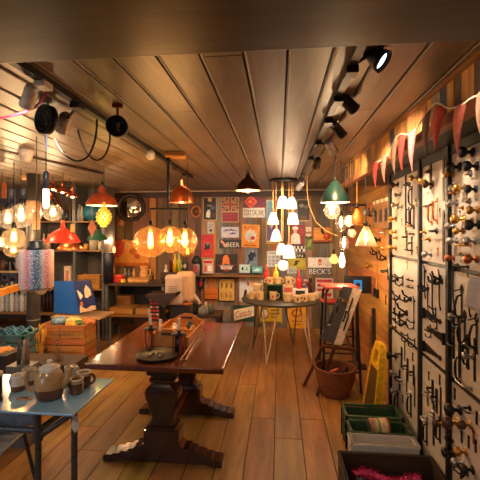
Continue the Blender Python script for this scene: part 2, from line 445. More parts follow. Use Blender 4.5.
# door furniture ------------------------------------------------------------
FIN = {'brass': BRASS, 'steel': STEEL, 'black': BLACK, 'iron': IRON, 'copper': COPPER, 'brown': K(74, 40, 24, .35, coat=.4), 'bronze': K(96, 72, 46, .35, .7)}
FINNAME = {'brass': 'polished brass', 'steel': 'bright steel', 'black': 'black', 'iron': 'dark iron', 'copper': 'copper', 'brown': 'brown wooden', 'bronze': 'aged bronze'}
OUT = (PI/2, 0, 0)           # lathe axis pointing out of the board (-Y)
def hw_parts(kind, fin):
    m = FIN[fin]; pl = BRASS if fin in ('brown',) else m
    P = []
    if kind == 'knob':
        P.append(('rose', MB().lathe([(0, 0), (.024, 0), (.024, .004), (.016, .008), (.009, .01), (.008, .03), (0, .03)], (0, 0, 0), 14, OUT), pl))
        P.append(('knob', MB().lathe([(0, .026), (.012, .028), (.023, .036), (.028, .048), (.025, .06), (.014, .067), (0, .069)], (0, 0, 0), 16, OUT), m))
    elif kind == 'lever':
        P.append(('rose', MB().lathe([(0, 0), (.022, 0), (.022, .006), (.01, .01), (.008, .045), (0, .045)], (0, 0, 0), 14, OUT), pl))
        P.append(('lever', MB().tube([(0, -.035, 0), (0, -.05, 0), (.02, -.056, 0), (.06, -.056, -.004), (.09, -.05, .004), (.105, -.045, .01)], [.008, .009, .008, .007, .008, .004], 8), m))
    elif kind == 'plate_lever':
        P.append(('back_plate', MB().box((0, -.004, -.03), (.034, .008, .19), bev=.004), pl))
        P.append(('lever', MB().tube([(0, 0, 0), (0, -.045, 0), (.02, -.055, 0), (.07, -.055, -.006), (.1, -.05, .004)], [.008, .009, .008, .007, .004], 8), m))
    elif kind == 'pull':
        P.append(('back_plate', MB().prism([(-.014, -.1), (.014, -.1), (.02, -.08), (.012, -.06), (.012, .06), (.02, .08), (.014, .1), (-.014, .1), (-.02, .08), (-.012, .06), (-.012, -.06), (-.02, -.08)], 0, -.005), pl))
        P.append(('grip', MB().tube([(0, 0, -.075), (0, -.022, -.068), (0, -.03, -.04), (0, -.031, 0), (0, -.03, .04), (0, -.022, .068), (0, 0, .075)], [.006, .006, .008, .009, .008, .006, .006], 8), m))
    elif kind == 'cup_pull':
        P.append(('grip', MB().lathe([(.0, 0), (.05, 0), (.046, .016), (.03, .026), (0, .03)], (0, 0, 0), 18, OUT, mod=lambda a, j: .55+.45*abs(math.cos(a))), m))
    elif kind == 'bar_handle':
        P.append(('grip', MB().tube([(-.07, 0, 0), (-.07, -.03, 0), (-.05, -.04, 0), (.05, -.04, 0), (.07, -.03, 0), (.07, 0, 0)], .007, 8), m))
        P.append(('end_plate', MB().box((-.07, -.003, 0), (.03, .006, .026), bev=.002), pl)); P.append(('end_plate', MB().box((.07, -.003, 0), (.03, .006, .026), bev=.002), pl))
    elif kind == 'escutcheon':
        mb = MB().lathe([(0, 0), (.014, 0), (.014, .003), (.011, .006), (0, .006)], (0, 0, .03), 14, OUT)
        mb.prism([(-.008, -.04), (.008, -.04), (.011, -.02), (.006, .02), (-.006, .02), (-.011, -.02)], 0, -.005)
        mb.m(BLACK).box((0, -.0064, .028), (.005, .002, .014))
        P.append(('plate', mb, m))
    elif kind == 'finger_strip':
        P.append(('plate', MB().prism([(-.012, -.14), (0, -.155), (.012, -.14), (.012, .14), (0, .155), (-.012, .14)], 0, -.006), m))
    elif kind == 'strap_hinge':
        mb = MB().prism([(0, -.022), (.17, -.006), (.185, -.012), (.2, 0), (.185, .012), (.17, .006), (0, .022)], 0, -.005)
        mb.tube([(0, -.007, -.026), (0, -.007, .026)], .007, 8)
        for q in (.03, .09, .15): mb.lathe([(0, .005), (.005, .005), (.004, .008), (0, .009)], (q, 0, 0), 8, OUT)
        P.append(('strap', mb, m))
    elif kind == 'coat_hook':
        mb = MB().box((0, -.003, 0), (.024, .006, .1), bev=.003)
        P.append(('back_plate', mb, pl))
        P.append(('hook', MB().tube([(0, 0, -.02), (0, -.03, -.045), (0, -.06, -.03), (0, -.068, 0)], [.007, .006, .006, .008], 8).tube([(0, 0, .025), (0, -.04, .03), (0, -.075, .06)], [.007, .006, .009], 8), m))
    elif kind == 'double_hook':
        mb = MB().lathe([(0, 0), (.02, 0), (.018, .006), (0, .01)], (0, 0, 0), 12, OUT)
        P.append(('rose', mb, pl))
        P.append(('hook', MB().tube([(0, -.004, 0), (-.02, -.04, -.02), (-.045, -.06, -.01), (-.055, -.06, .02)], [.007, .006, .006, .007], 7).tube([(0, -.004, 0), (.02, -.04, -.02), (.045, -.06, -.01), (.055, -.06, .02)], [.007, .006, .006, .007], 7).tube([(0, -.004, 0), (0, -.05, .03), (0, -.06, .06)], [.007, .006, .007], 7), m))
    elif kind == 'thumb_latch':
        P.append(('back_plate', MB().prism([(-.016, -.13), (.016, -.13), (.008, -.1), (.01, .06), (.024, .08), (.018, .11), (0, .125), (-.018, .11), (-.024, .08), (-.01, .06), (-.008, -.1)], 0, -.005), m))
        P.append(('grip', MB().tube([(0, 0, -.1), (0, -.04, -.08), (0, -.048, -.02), (0, -.03, .045), (0, 0, .055)], [.006, .007, .009, .007, .006], 8), m))
        P.append(('thumb_piece', MB().box((0, -.03, .085), (.016, .05, .005), (.3, 0, 0), bev=.002), m))
    elif kind == 'stay':
        mb = MB().tube([(-.02, -.012, .14), (0, -.012, .1), (0, -.012, -.08), (.015, -.014, -.12), (.03, -.016, -.13), (.032, -.016, -.11)], [.004, .006, .005, .005, .005, .004], 7)
        mb.lathe([(0, 0), (.012, 0), (.012, .012), (0, .014)], (0, 0, .09), 10, OUT)
        P.append(('stay', mb, m))
    return P
HW = {}
HWN = {'knob': ('door_knob', 'door knob', 'door knob'), 'lever': ('lever_handle', 'lever handle', 'door handle'), 'plate_lever': ('plate_lever_handle', 'lever handle on long plate', 'door handle'),
 'pull': ('pull_handle', 'upright pull handle', 'door handle'), 'cup_pull': ('cup_pull', 'cup pull', 'drawer pull'), 'bar_handle': ('bar_handle', 'bar handle', 'drawer pull'),
 'escutcheon': ('escutcheon', 'keyhole escutcheon', 'keyhole plate'), 'finger_strip': ('finger_strip', 'long finger plate', 'finger plate'), 'strap_hinge': ('strap_hinge', 'tapered strap hinge', 'hinge'),
 'coat_hook': ('coat_hook', 'coat hook', 'hook'), 'double_hook': ('triple_hook', 'three-pronged hook', 'hook'), 'thumb_latch': ('thumb_latch', 'thumb latch', 'latch'), 'stay': ('casement_stay', 'window stay', 'window stay')}
placed = []
def hwput(kind, fin, px, py, s=1.0, flip=False, X=RX):
    P = onx(px, py, X)
    col_ = 0 if P.y > ys[1] else 1 if P.y > ys[2] else 2
    # keep off the posts
    for yy in ys:
        if abs(P.y-yy) < PW/2+.012: X = RX-.022
    P.x = X
    placed.append([kind, fin, P, s, flip, col_])
U = lambda kind, fin, *pts: [hwput(kind, fin, p[0], p[1], *(p[2:])) for p in pts]
# nearest column
U('knob', 'black', (473, 152, 1.2), (460, 167, 1.25), (477, 166, 1.1), (476, 189, .9), (479, 225, 1.1))
U('knob', 'brass', (453, 174, .9), (465, 188, 1.0), (464, 219, 1.1), (463, 231, .8), (478, 210, .9))
U('knob', 'steel', (459, 188, .9), (457, 203, .9), (454, 226, .8), (457, 241, .9), (475, 241, .9))
U('lever', 'steel', (471, 174, .8), (470, 201, .9)); U('lever', 'brass', (472, 221, .9), (455, 193, .7), (463, 208, .6))
U('bar_handle', 'brass', (465, 245, .9)); U('bar_handle', 'bronze', (465, 255, .8)); U('bar_handle', 'iron', (463, 266, .9))
U('knob', 'copper', (477, 259, 1.0), (454, 258, .8))
U('escutcheon', 'bronze', (467, 198, .8), (460, 215, .7))
U('stay', 'iron', (455, 284, 1.0), (471, 296, .9)); U('thumb_latch', 'iron', (462, 303, .9), (465, 329, .9), (477, 333, .9))
U('plate_lever', 'iron', (454, 318, .8), (459, 325, .8), (454, 343, .8)); U('finger_strip', 'iron', (460, 352, 1.0), (475, 360, .8))
U('pull', 'iron', (468, 352, 1.0), (460, 368, .9)); U('coat_hook', 'steel', (475, 352, .8)); U('bar_handle', 'steel', (466, 384, .9))
U('knob', 'steel', (456, 316, .7), (472, 356, .8))
U('knob', 'black', (460, 410, 1.3), (454, 453, 1.1), (473, 470, 1.0)); U('knob', 'brown', (459, 423, 1.4), (471, 425, 1.0)); U('knob', 'brass', (466, 452, 1.0)); U('knob', 'steel', (463, 463, 1.0))
U('escutcheon', 'iron', (462, 437, .9), (469, 442, .9), (477, 418, .9), (455, 394, .9), (476, 446, .9)); U('escutcheon', 'copper', (474, 437, 1.0)); U('lever', 'iron', (470, 408, .8)); U('double_hook', 'iron', (467, 473, .9), (453, 441, .6))
# middle column
U('plate_lever', 'bronze', (431, 172, 1.0)); U('finger_strip', 'bronze', (444, 178, 1.0)); U('knob', 'bronze', (433, 184, 1.1)); U('knob', 'brass', (426, 181, .9))
U('bar_handle', 'bronze', (430, 206, .9)); U('pull', 'copper', (432, 213, .9), (437, 211, .9)); U('escutcheon', 'steel', (440, 213, .8), (428, 196, .7))
U('lever', 'black', (437, 231, 1.0)); U('lever', 'brass', (430, 239, 1.0), (426, 232, .8)); U('finger_strip', 'black', (444, 236, 1.1)); U('knob', 'steel', (431, 254, .9)); U('escutcheon', 'brass', (438, 252, .8))
U('stay', 'iron', (426, 282, .9), (434, 295, 1.0), (441, 290, 1.0), (429, 298, .8)); U('double_hook', 'iron', (442, 281, 1.1), (428, 289, .9), (436, 279, .7))
U('strap_hinge', 'iron', (425, 313, 1.5), (425, 346, 1.5)); U('strap_hinge', 'iron', (445, 339, 1.5, True))
U('coat_hook', 'iron', (436, 312, .7), (437, 325, .7), (431, 334, .6))
U('plate_lever', 'steel', (428, 392, .8)); U('plate_lever', 'iron', (433, 388, .9), (437, 397, .9)); U('finger_strip', 'iron', (434, 424, 1.0), (441, 405, .8)); U('pull', 'iron', (427, 433, .9), (440, 430, .9)); U('lever', 'steel', (427, 417, .9), (434, 412, .8)); U('escutcheon', 'iron', (429, 376, .8), (440, 380, .9)); U('knob', 'brown', (443, 424, 1.0))
# farthest column
U('knob', 'bronze', (398, 185, 1.1)); U('lever', 'iron', (410, 185, 1.0)); U('knob', 'brass', (417, 178, .9), (396, 219, 1.1), (396, 232, .9), (396, 248, 1.1)); U('lever', 'brass', (397, 238, .9), (411, 226, .8)); U('knob', 'steel', (400, 195, .8), (398, 205, .9), (402, 207, .8))
U('finger_strip', 'iron', (406, 188, 1.1), (406, 217, 1.0)); U('pull', 'iron', (412, 197, .9), (414, 217, 1.0), (409, 216, .8)); U('plate_lever', 'iron', (407, 237, .9), (412, 243, .8)); U('bar_handle', 'iron', (410, 250, .8), (412, 234, .7)); U('escutcheon', 'steel', (402, 185, .8), (402, 222, .8)); U('escutcheon', 'brass', (416, 203, .8), (417, 250, .8))
U('double_hook', 'iron', (398, 279, 1.2), (411, 299, 1.2), (407, 313, 1.4), (400, 298, 1.1), (406, 323, 1.2)); U('coat_hook', 'iron', (403, 281, 1.0), (400, 318, .9), (408, 338, .8), (415, 343, .8), (414, 325, .8)); U('bar_handle', 'iron', (411, 280, .7), (411, 287, .7)); U('escutcheon', 'brass', (407, 265, 1.0)); U('knob', 'bronze', (396, 327, .9)); U('stay', 'iron', (415, 310, .8), (396, 309, .7))
U('knob', 'iron', (396, 356, 1.3)); U('plate_lever', 'iron', (402, 354, 1.0), (408, 366, 1.0), (414, 372, .9), (400, 377, 1.0)); U('knob', 'steel', (396, 373, 1.0), (397, 391, 1.0)); U('lever', 'steel', (402, 380, .9), (411, 393, .9)); U('finger_strip', 'iron', (405, 349, .7), (407, 382, .8), (415, 392, .8)); U('pull', 'iron', (398, 402, 1.0), (411, 405, 1.0)); U('escutcheon', 'iron', (413, 357, .9), (403, 399, .9))
ORD = ['topmost', 'second from top', 'third from top', 'fourth from top', 'fifth from top', 'sixth from top', 'seventh from top', 'eighth from top', 'ninth from top', 'tenth from top', 'eleventh from top', 'twelfth from top']
COLN = ['farthest column', 'middle column', 'nearest column']; ROWN = ['lower', 'middle', 'upper']
buckets = {}
for p in placed:
    z = p[2].z; row = 0 if z < .78 else 1 if z < 1.398 else 2
    p.append(row); buckets.setdefault((p[0], p[1], p[5], row), []).append(p)
for (kind, fin, cc, row), L_ in buckets.items():
    L_.sort(key=lambda p: -p[2].z)
    for i, p in enumerate(L_):
        nm, txt, cat = HWN[kind]
        lab = '%s %s%s on %s board of %s' % (FINNAME[fin], txt, (', ' + (ORD[i] if i < len(L_)-1 or i == 0 else 'lowest')) if len(L_) > 1 else '', ROWN[row], COLN[cc])
        key = (kind, fin)
        p[3] *= .88
        if key not in HW:
            t = thing(nm, lab, cat, p[2], -PI/2, 'door furniture on the display rack')
            for (pn, mb, mm) in hw_parts(kind, fin): mb.build(pn, mm, t)
            HW[key] = t
        else:
            t = dup(HW[key], p[2], lab)
        t.scale = (p[3],)*3; t.rotation_euler = (0, PI if p[4] else 0, -PI/2)
# ------------------------------------------------------------------ mahogany trestle table
TX0, TX1, TY0, TY1, TZ = -1.275, -.35, 2.375, 3.59, .735
tb = thing('trestle_table', 'long polished dark red mahogany trestle table with carved pedestal legs', 'table', ((TX0+TX1)/2, (TY0+TY1)/2, 0))
hx, hy = (TX1-TX0)/2, (TY1-TY0)/2
MB().box((0, 0, TZ-.019), (2*hx, 2*hy, .038), bev=.008).build('tabletop', MAHOG, tb)
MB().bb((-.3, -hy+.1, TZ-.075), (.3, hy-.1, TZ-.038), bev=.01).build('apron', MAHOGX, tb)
PED = [(.13, .125, .075), (.235, .125, .075), (.24, .115, .07), (.262, .105, .064), (.268, .085, .055), (.30, .07, .05), (.335, .078, .052), (.40, .1, .06), (.455, .118, .068), (.488, .12, .07), (.515, .108, .064), (.53, .085, .054), (.545, .066, .046), (.556, .07, .048), (.562, .088, .056), (.58, .092, .058), (.586, .078, .05), (.605, .082, .052), (.612, .108, .062), (.645, .115, .066), (.655, .1, .06), (.668, .1, .06)]
FOOT = [(0, .15), (.1, .15), (.125, .14), (.15, .115), (.19, .115), (.2, .1), (.235, .095), (.245, .078), (.29, .075), (.305, .06), (.345, .058), (.36, .048), (.405, .046), (.42, .035), (.42, .0), (.36, 0), (.3, .02), (.12, .02), (.0, .02)]
for yy in (2.60, 3.29):
    y = yy-(TY0+TY1)/2; cx = -.805-(TX0+TX1)/2
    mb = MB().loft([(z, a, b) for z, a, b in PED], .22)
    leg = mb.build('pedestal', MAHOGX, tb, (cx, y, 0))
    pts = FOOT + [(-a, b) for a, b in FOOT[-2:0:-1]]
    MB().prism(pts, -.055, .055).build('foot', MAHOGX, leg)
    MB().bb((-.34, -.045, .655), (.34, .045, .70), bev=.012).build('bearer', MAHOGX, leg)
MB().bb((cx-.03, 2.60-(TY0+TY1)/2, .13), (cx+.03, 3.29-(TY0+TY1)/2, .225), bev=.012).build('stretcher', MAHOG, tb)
# -- long wooden tray
def px_at_z(px, py, z): return onz(px, py, z)
tl = onz(160, 343, TZ); tr_ = onz(183, 344, TZ)
n_, f_ = onz(168, 346.5, TZ), onz(187, 328, TZ)
TC = (n_+f_)/2; TA = math.atan2(-(f_.x-n_.x), f_.y-n_.y)
tray = thing('wooden_tray', 'long orange wooden tray with curved raised ends on the mahogany table', 'tray', (TC.x, TC.y, TZ), rotz=TA)
TW, TL_ = .152, (f_-n_).length/2
TRAYM = wood('tray_wood', (158, 82, 34), (206, 124, 60), 'Y', 7, 8, .4, .15, .1, coat=.3)
MB().bb((-TW, -TL_, 0), (TW, TL_, .012)).build('base', TRAYM, tray)
for s in (-1, 1):
    MB().bb((s*TW-.007, -TL_, .012), (s*TW+.007, TL_, .075), bev=.003).build('side', TRAYM, tray)
    pts = [(-TW, .012), (TW, .012), (TW, .075), (TW*.75, .085), (TW*.45, .115), (TW*.2, .13), (-TW*.2, .13), (-TW*.45, .115), (-TW*.75, .085), (-TW, .075)]
    e = MB().prism(pts, s*TL_-.008, s*TL_+.008); e.m(K(60, 30, 14)).bb((-.05, s*TL_-.0085, .085), (.05, s*TL_+.0085, .105))
    e.mats[0] = TRAYM; e.build('end_panel', TRAYM, tray)
MB().bb((-TW+.007, -.006, .012), (TW-.007, .006, .06)).build('divider', TRAYM, tray)
# things in the tray
for i, (dx, dy, c, r) in enumerate([(-.07, .14, (210, 200, 188), .03), (.05, .2, (60, 70, 72), .034), (.1, .1, (188, 150, 100), .028), (-.05, .05, (225, 220, 210), .026), (.06, -.15, (96, 64, 40), .03)]):
    p = Vector((TC.x+dx, TC.y+dy, TZ+.013))
    tag(MB().lathe([(0, 0), (r*.7, 0), (r, r*.6), (r*.9, r*1.4), (r*.5, r*1.7), (r*.55, r*2), (0, r*2)], n=16).build('small_pot', K(*c, .35), None, p),
        ['small pale grey pot at far left of the orange wooden tray', 'small dark slate pot at far end of the orange wooden tray', 'small sandy pot by right side of the orange wooden tray', 'small white pot just beyond the divider of the wooden tray', 'small brown pot in near half of the wooden tray'][i], 'pot', 'pots in the tray')
# -- black round dish
p = onz(157, 357, TZ)
dish = thing('round_dish', 'black round metal dish with low rim at front of mahogany table', 'dish', (p.x, p.y+.01, TZ))
R = .145
MB().lathe([(0, 0), (R*.9, 0), (R, .012), (R, .02), (R*.96, .02), (R*.9, .009), (0, .007)], n=40).build('bowl', K(26, 27, 30, .4, .5), dish)
for i in range(5):
    a = i*1.3; q = Vector((p.x+.05*math.cos(a)*(.5+.2*i), p.y+.01+.03*math.sin(a)*(.6+.2*i), TZ+.008))
    tag(MB().lathe([(0, 0), (.014, .001), (.016, .008), (.01, .016), (0, .018)], n=10, mod=lambda t, j: 1+.2*math.sin(3*t)).build('pebble', K(96+i*12, 88+i*9, 78+i*6, .6), None, q, (0, 0, i)),
        'small grey brown pebble lying in the black round dish', 'pebble', 'pebbles in the black dish')
# -- candle holders with candle
def candle_holder(name, label, px, py, fr, plate_r, hh, ch, lean=0, clab=''):
    p = onz(px, py, TZ); t = thing(name, label, 'candle holder', (p.x, p.y, TZ))
    MB().lathe([(0, hh), (plate_r, hh), (plate_r, hh+.006), (.012, hh+.008), (.013, hh+.03), (0, hh+.03)], n=28).build('plate', BLACK, t)
    for k in range(4):
        a = k*PI/2+.5
        MB().bb((-.009, -.004, 0), (.009, .004, hh), bev=.001).build('leg', fr, t, (math.cos(a)*plate_r*.78, math.sin(a)*plate_r*.78, 0), (0, 0, a+PI/2))
    c = thing_c = MB().tube([(0, 0, hh+.012), (lean*.4, 0, hh+.012+ch*.5), (lean, 0, hh+.012+ch)], [.0105, .0105, .0095], 12)
    c.m(BLACK).tube([(lean, 0, hh+.012+ch), (lean, 0, hh+.022+ch)], .0014, 5)
    c.mats[0] = K(232, 214, 196, .4)
    tag(c.build('candle', None, None, (p.x, p.y, TZ)), clab, 'candle')
    return p
candle_holder('candle_holder', 'candle holder with copper legs and black plate at left on mahogany table', 151, 346, COPPER, .055, .13, .14, -.02, 'leaning tapered candle in the left candle holder')
ph = candle_holder('candle_holder', 'black candle holder with dark cylinder body nearest the table middle', 179, 353, COPPER, .055, .135, .1, 0, 'short upright candle in the right candle holder')
tag(MB().lathe([(0, 0), (.03, 0), (.03, .125), (.027, .125), (.027, .004), (0, .004)], n=24).build('metal_cup', K(32, 33, 38, .35, .5), None, (ph.x, ph.y, TZ)), 'dark metal cylinder cup standing inside the right candle holder', 'cup')
p = onz(160.5, 341, TZ)
c = MB().tube([(0, 0, .0), (0, 0, .17)], [.017, .012], 12); c.m(BLACK).tube([(0, 0, .17), (0, 0, .182)], .0014, 5); c.mats[0] = K(236, 222, 204, .4)
tag(c.build('candle', None, None, (p.x, p.y, TZ)), 'thick white candle standing bare between the two candle holders', 'candle')
# wire easel-stand lying on the table by the tray
w = MB(); p0 = onz(203, 330, TZ); p1 = onz(186, 360, TZ); p2 = onz(180, 361, TZ)
w.tube([(p0.x, p0.y, TZ+.005), (p1.x, p1.y, TZ+.005)], .004, 6).tube([(p0.x-.01, p0.y, TZ+.005), (p2.x, p2.y, TZ+.005)], .004, 6)
w.tube([(p1.x, p1.y, TZ+.005), (p2.x, p2.y, TZ+.005)], .004, 6)
tag(w.build('wire_stand', K(206, 150, 104, .35, .6)), 'flat copper wire stand lying along right side of the wooden tray', 'stand')
# ------------------------------------------------------------------ glass topped table at left
GZ = .73
gx0, gx1, gy0, gy1 = -2.15, -.975, 1.722, 2.165
gt = thing('glass_table', 'low table with frosted blue glass top on a grey scaffold pipe frame', 'table', ((gx0+gx1)/2, (gy0+gy1)/2, 0))
def glassmat():
    m = K(128, 172, 204, .12, 0, .03, 0, 8, .6); return m
hx, hy = (gx1-gx0)/2, (gy1-gy0)/2
g = MB().box((0, 0, GZ-.006), (2*hx, 2*hy, .012), bev=.003); g.build('glass_top', glassmat(), gt)
PIPE = K(84, 92, 98, .4, .75, .15, .1, 60)
lg = [(-1.207, 1.80), (-1.015, 1.80), (-2.08, 1.80), (-2.08, 2.12)]
for (lx, ly) in lg:
    lx -= (gx0+gx1)/2; ly -= (gy0+gy1)/2
    l = MB().tube([(lx, ly, 0), (lx, ly, GZ-.012)], .0155, 14).build('leg', PIPE, gt)
    if lx+(gx0+gx1)/2 < -1.1: MB().tube([(lx, ly, .55), (lx, ly, .62)], .024, 14).build('pipe_clamp', PIPE, l)
    MB().tube([(lx, ly, .0), (lx, ly, .012)], .034, 14).build('foot_flange', PIPE, l)
ox, oy = (gx0+gx1)/2, (gy0+gy1)/2
for a, b in (((-2.08, 1.80, .6), (-1.207, 1.80, .6)), ((-1.207, 1.80, .565), (-1.015, 1.80, .70)), ((-2.08, 2.12, .66), (-1.1, 2.12, .66)), ((-1.207, 1.80, .60), (-1.1, 2.12, .66))):
    MB().tube([(a[0]-ox, a[1]-oy, a[2]), (b[0]-ox, b[1]-oy, b[2])], .0145, 12).build('cross_pipe', PIPE, gt)
lt = thing('price_tag', 'small grey paper tag tied to right corner of the pipe table', 'tag', (-1.0, 1.78, .67))
MB().prism([(-.022, -.03), (.0, -.06), (.024, -.035), (.012, .02), (-.01, .025)], -.001, .001).build('paper', K(176, 170, 160), lt)
MB().tube([(0, 0, .02), (-.005, .012, .05)], .0012, 5).build('string', K(206, 190, 160), lt)
# -- stoneware
GL_T = K(170, 138, 94, .25, 0, .08, 0, 20, .4); GL_B = K(92, 54, 32, .25, 0, .1, 0, 20, .4); GL_W = K(214, 206, 192, .25, 0, .06, 0, 20, .4); GL_G = K(176, 172, 164, .3, 0, .08, 0, 20, .3)
def mug(label, px, py, top, bot, hgt=.09, r=.041, ha=0.0, group=None, z=GZ, name='mug', pos=None, cat='mug', split=.45, lip=None):
    p = pos or onz(px, py, z)
    t = thing(name, label, cat, (p.x, p.y, z), 0, group)
    lip = lip or top
    prof = [(0, 0), (r*.9, 0), (r*.97, .006), (r, hgt*split*.6), (r, hgt*split), (r*.99, hgt*.9), (r*1.02, hgt), (r*.93, hgt), (r*.9, hgt*.9), (r*.86, .01), (0, .008)]
    mats = [bot, bot, bot, bot, top, lip, lip, lip, top, top]
    MB().lathe(prof, n=28, mats=mats).build('body', None, t)
    ca, sa = math.cos(ha), math.sin(ha); hp = []
    for k in range(9):
        a = -PI/2+PI*k/8; d = r*.9+math.cos(a)*r*.75; zz = hgt*.5+math.sin(a)*hgt*.32
        hp.append((ca*d, sa*d, zz))
    MB().tube(hp, [.008, .0075, .007, .007, .007, .007, .007, .0075, .008], 8).build('handle', bot if lip is not top else top, t)
    return t
mug('white stoneware mug with brown base, handle left, at left of the teapot', 18.5, 390, GL_W, GL_B, .086, .037, PI*.95, split=.35)
mug('pale grey mug partly hidden behind left side of the teapot', 29, 384, GL_G, GL_B, .088, .037, PI*.6, split=.3)
mug('pale grey mug standing just right of the teapot spout', 71, 381, GL_G, GL_G, .085, .036, PI*.4)
mug('dark brown glazed mug with cream rim and handle right, farthest right', 84, 386, GL_T, GL_B, .084, .037, 0.1, split=.75, lip=GL_W)
mug('brown patterned mug with cream rim in front of the darker mug', 76.5, 393, GL_T, GL_B, .082, .036, PI*.9, split=.7, lip=GL_W)
p = onz(49.5, 398, GZ)
tp = thing('teapot', 'large stoneware teapot glazed tan above and brown below with lid', 'teapot', (p.x, p.y, GZ), .25)
r = .08
prof = [(0, 0), (.054, 0), (.062, .01), (.070, .04), (.073, .062), (.072, .09), (.066, .12), (.056, .142), (.05, .15), (.05, .163), (.046, .163), (.046, .15), (0, .15)]
mats = [GL_B]*4 + [GL_T]*4 + [GL_W, GL_W, GL_W, GL_W]
MB().lathe(prof, n=40, mats=mats).build('body', None, tp)
ld = MB().lathe([(0, .155), (.052, .157), (.052, .164), (.035, .174), (.012, .179), (.009, .186), (.015, .194), (.012, .202), (0, .204)], n=32).build('lid', GL_W, tp)
MB().tube([(.06, 0, .06), (.082, 0, .085), (.092, 0, .115), (.1, 0, .142), (.11, 0, .16)], [.024, .019, .015, .0125, .012], 14).build('spout', GL_T, tp)
MB().tube([(-.055, 0, .145), (-.08, 0, .16), (-.105, 0, .15), (-.118, 0, .115), (-.112, 0, .075), (-.095, 0, .048), (-.074, 0, .04)], [.011, .011, .0105, .01, .0095, .009, .009], 12).build('handle', GL_T, tp)
# dark bottle at frame edge, wooden coaster bits
p = onz(0, 401, GZ)
t = thing('dark_bottle', 'tall black bottle with pale cap at left edge of the glass table', 'bottle', (p.x-.005, p.y, GZ))
MB().lathe([(0, 0), (.017, 0), (.019, .01), (.014, .02), (.014, .11), (.016, .13), (0, .13)], n=18).build('body', K(22, 18, 16, .3), t)
MB().lathe([(0, .13), (.018, .13), (.018, .152), (0, .155)], n=18).build('cap', K(222, 200, 180, .5), t)
for i, (px, py, a) in enumerate([(22, 399, .3), (27, 398.5, -.2)]):
    p = onz(px, py, GZ)
    tag(MB().prism([(-.028, -.008), (.024, -.012), (.03, .004), (.006, .013), (-.022, .01)], 0, .004, 'XY').build('cork_chip', K(176, 128, 92), None, (p.x, p.y, GZ), (0, 0, a)), ['flat tan cork chip in front of the white mug', 'flat tan cork chip nearest the teapot base'][i], 'chip')
# grey chair beneath
ch = thing('plastic_chair', 'grey moulded chair pushed under the glass table at left edge', 'chair', (-1.65, 1.98, 0), .1)
SH = K(140, 144, 150, .45)
def shell_seat():
    mb = MB(); vs = []; n = 12; m = 12
    for j in range(m+1):
        v = j/m
        for i in range(n+1):
            u = i/n*2-1
            if v < .5: y = -.2+v*2*.36; z = .42+.03*u*u; x = u*.21
            else: q = (v-.5)*2; y = .16+.06*q+.03*math.sin(q*PI/2)-.03*u*u*q; z = .42+.27*q; x = u*(.21-.05*q*q*q)
            vs.append((x, y, z))
    fs = [(j*(n+1)+i, j*(n+1)+i+1, (j+1)*(n+1)+i+1, (j+1)*(n+1)+i) for j in range(m) for i in range(n)]
    return mb.add(vs, fs, True)
o = shell_seat().build('seat_shell', SH, ch)
md = o.modifiers.new('s', 'SOLIDIFY'); md.thickness = .012
for sx in (-1, 1):
    for sy in (-1, 1):
        MB().tube([(sx*.15, sy*.12, .42), (sx*.2, sy*.2, 0)], .011, 10).build('leg', PIPE, ch)
# ------------------------------------------------------------------ right hand floor
# wicker basket
p = onz(337, 400, 0)
BASK = K(122, 66, 32, .6, 0, .25, .3, 60)
bk = thing('wicker_basket', 'round brown wicker basket standing on floor below the slanted board', 'basket', (p.x, p.y+.14, 0))
R0, R1, HB = .135, .195, .265
mb = MB(); rows = 22; prof = []; 
for j in range(rows+1):
    v = j/rows; prof.append((R0+(R1-R0)*math.sin(v*PI/2)**.9, HB*v))
inner = [(r_-.012, z+.004) for r_, z in reversed(prof)]
NW = 30
mb.lathe([(0, 0)]+prof+inner+[(0, .012)], n=NW*4, mod=lambda a, j: 1+.022*math.sin(NW*a+(PI if j % 2 else 0)) if 0 < j <= rows else 1)
mb.build('woven_body', BASK, bk)
rim = MB()
for ph_ in (0, PI):
    rim.tube([((R1+.006*math.cos(k*2*PI/120*24+ph_))*math.cos(k*2*PI/120), (R1+.006*math.cos(k*2*PI/120*24+ph_))*math.sin(k*2*PI/120), HB+.008*math.sin(k*2*PI/120*24+ph_)) for k in range(120)], .009, 6, closed=True)
rim.build('braided_rim', BASK, bk)
for s in (-1, 1):
    MB().tube([(s*(R1+.003*math.sin(a)), .06*math.cos(a), HB+.045*math.sin(a)) for a in [PI*k/10 for k in range(11)]], .009, 8).build('handle', BASK, bk)
tag(MB().ball((0, 0, 0), .11, 18, 10, .5).build('dark_cloth', K(40, 30, 28, .9), None, (p.x+.01, p.y+.15, .15)), 'dark crumpled cloth lying inside the wicker basket', 'cloth')
tag(MB().box((0, 0, 0), (.09, .03, .02), (0, -.3, .3), bev=.006).build('hand_tool', K(235, 96, 46, .4), None, (p.x-.01, p.y+.11, .24)), 'bright orange handle poking out of the wicker basket', 'tool')
tag(MB().box((0, 0, 0), (.02, .03, .06), (0, .3, .3), bev=.006).build('hand_tool', BLACK, None, (p.x+.11, p.y+.13, .245)), 'short black handle poking out of the wicker basket', 'tool')
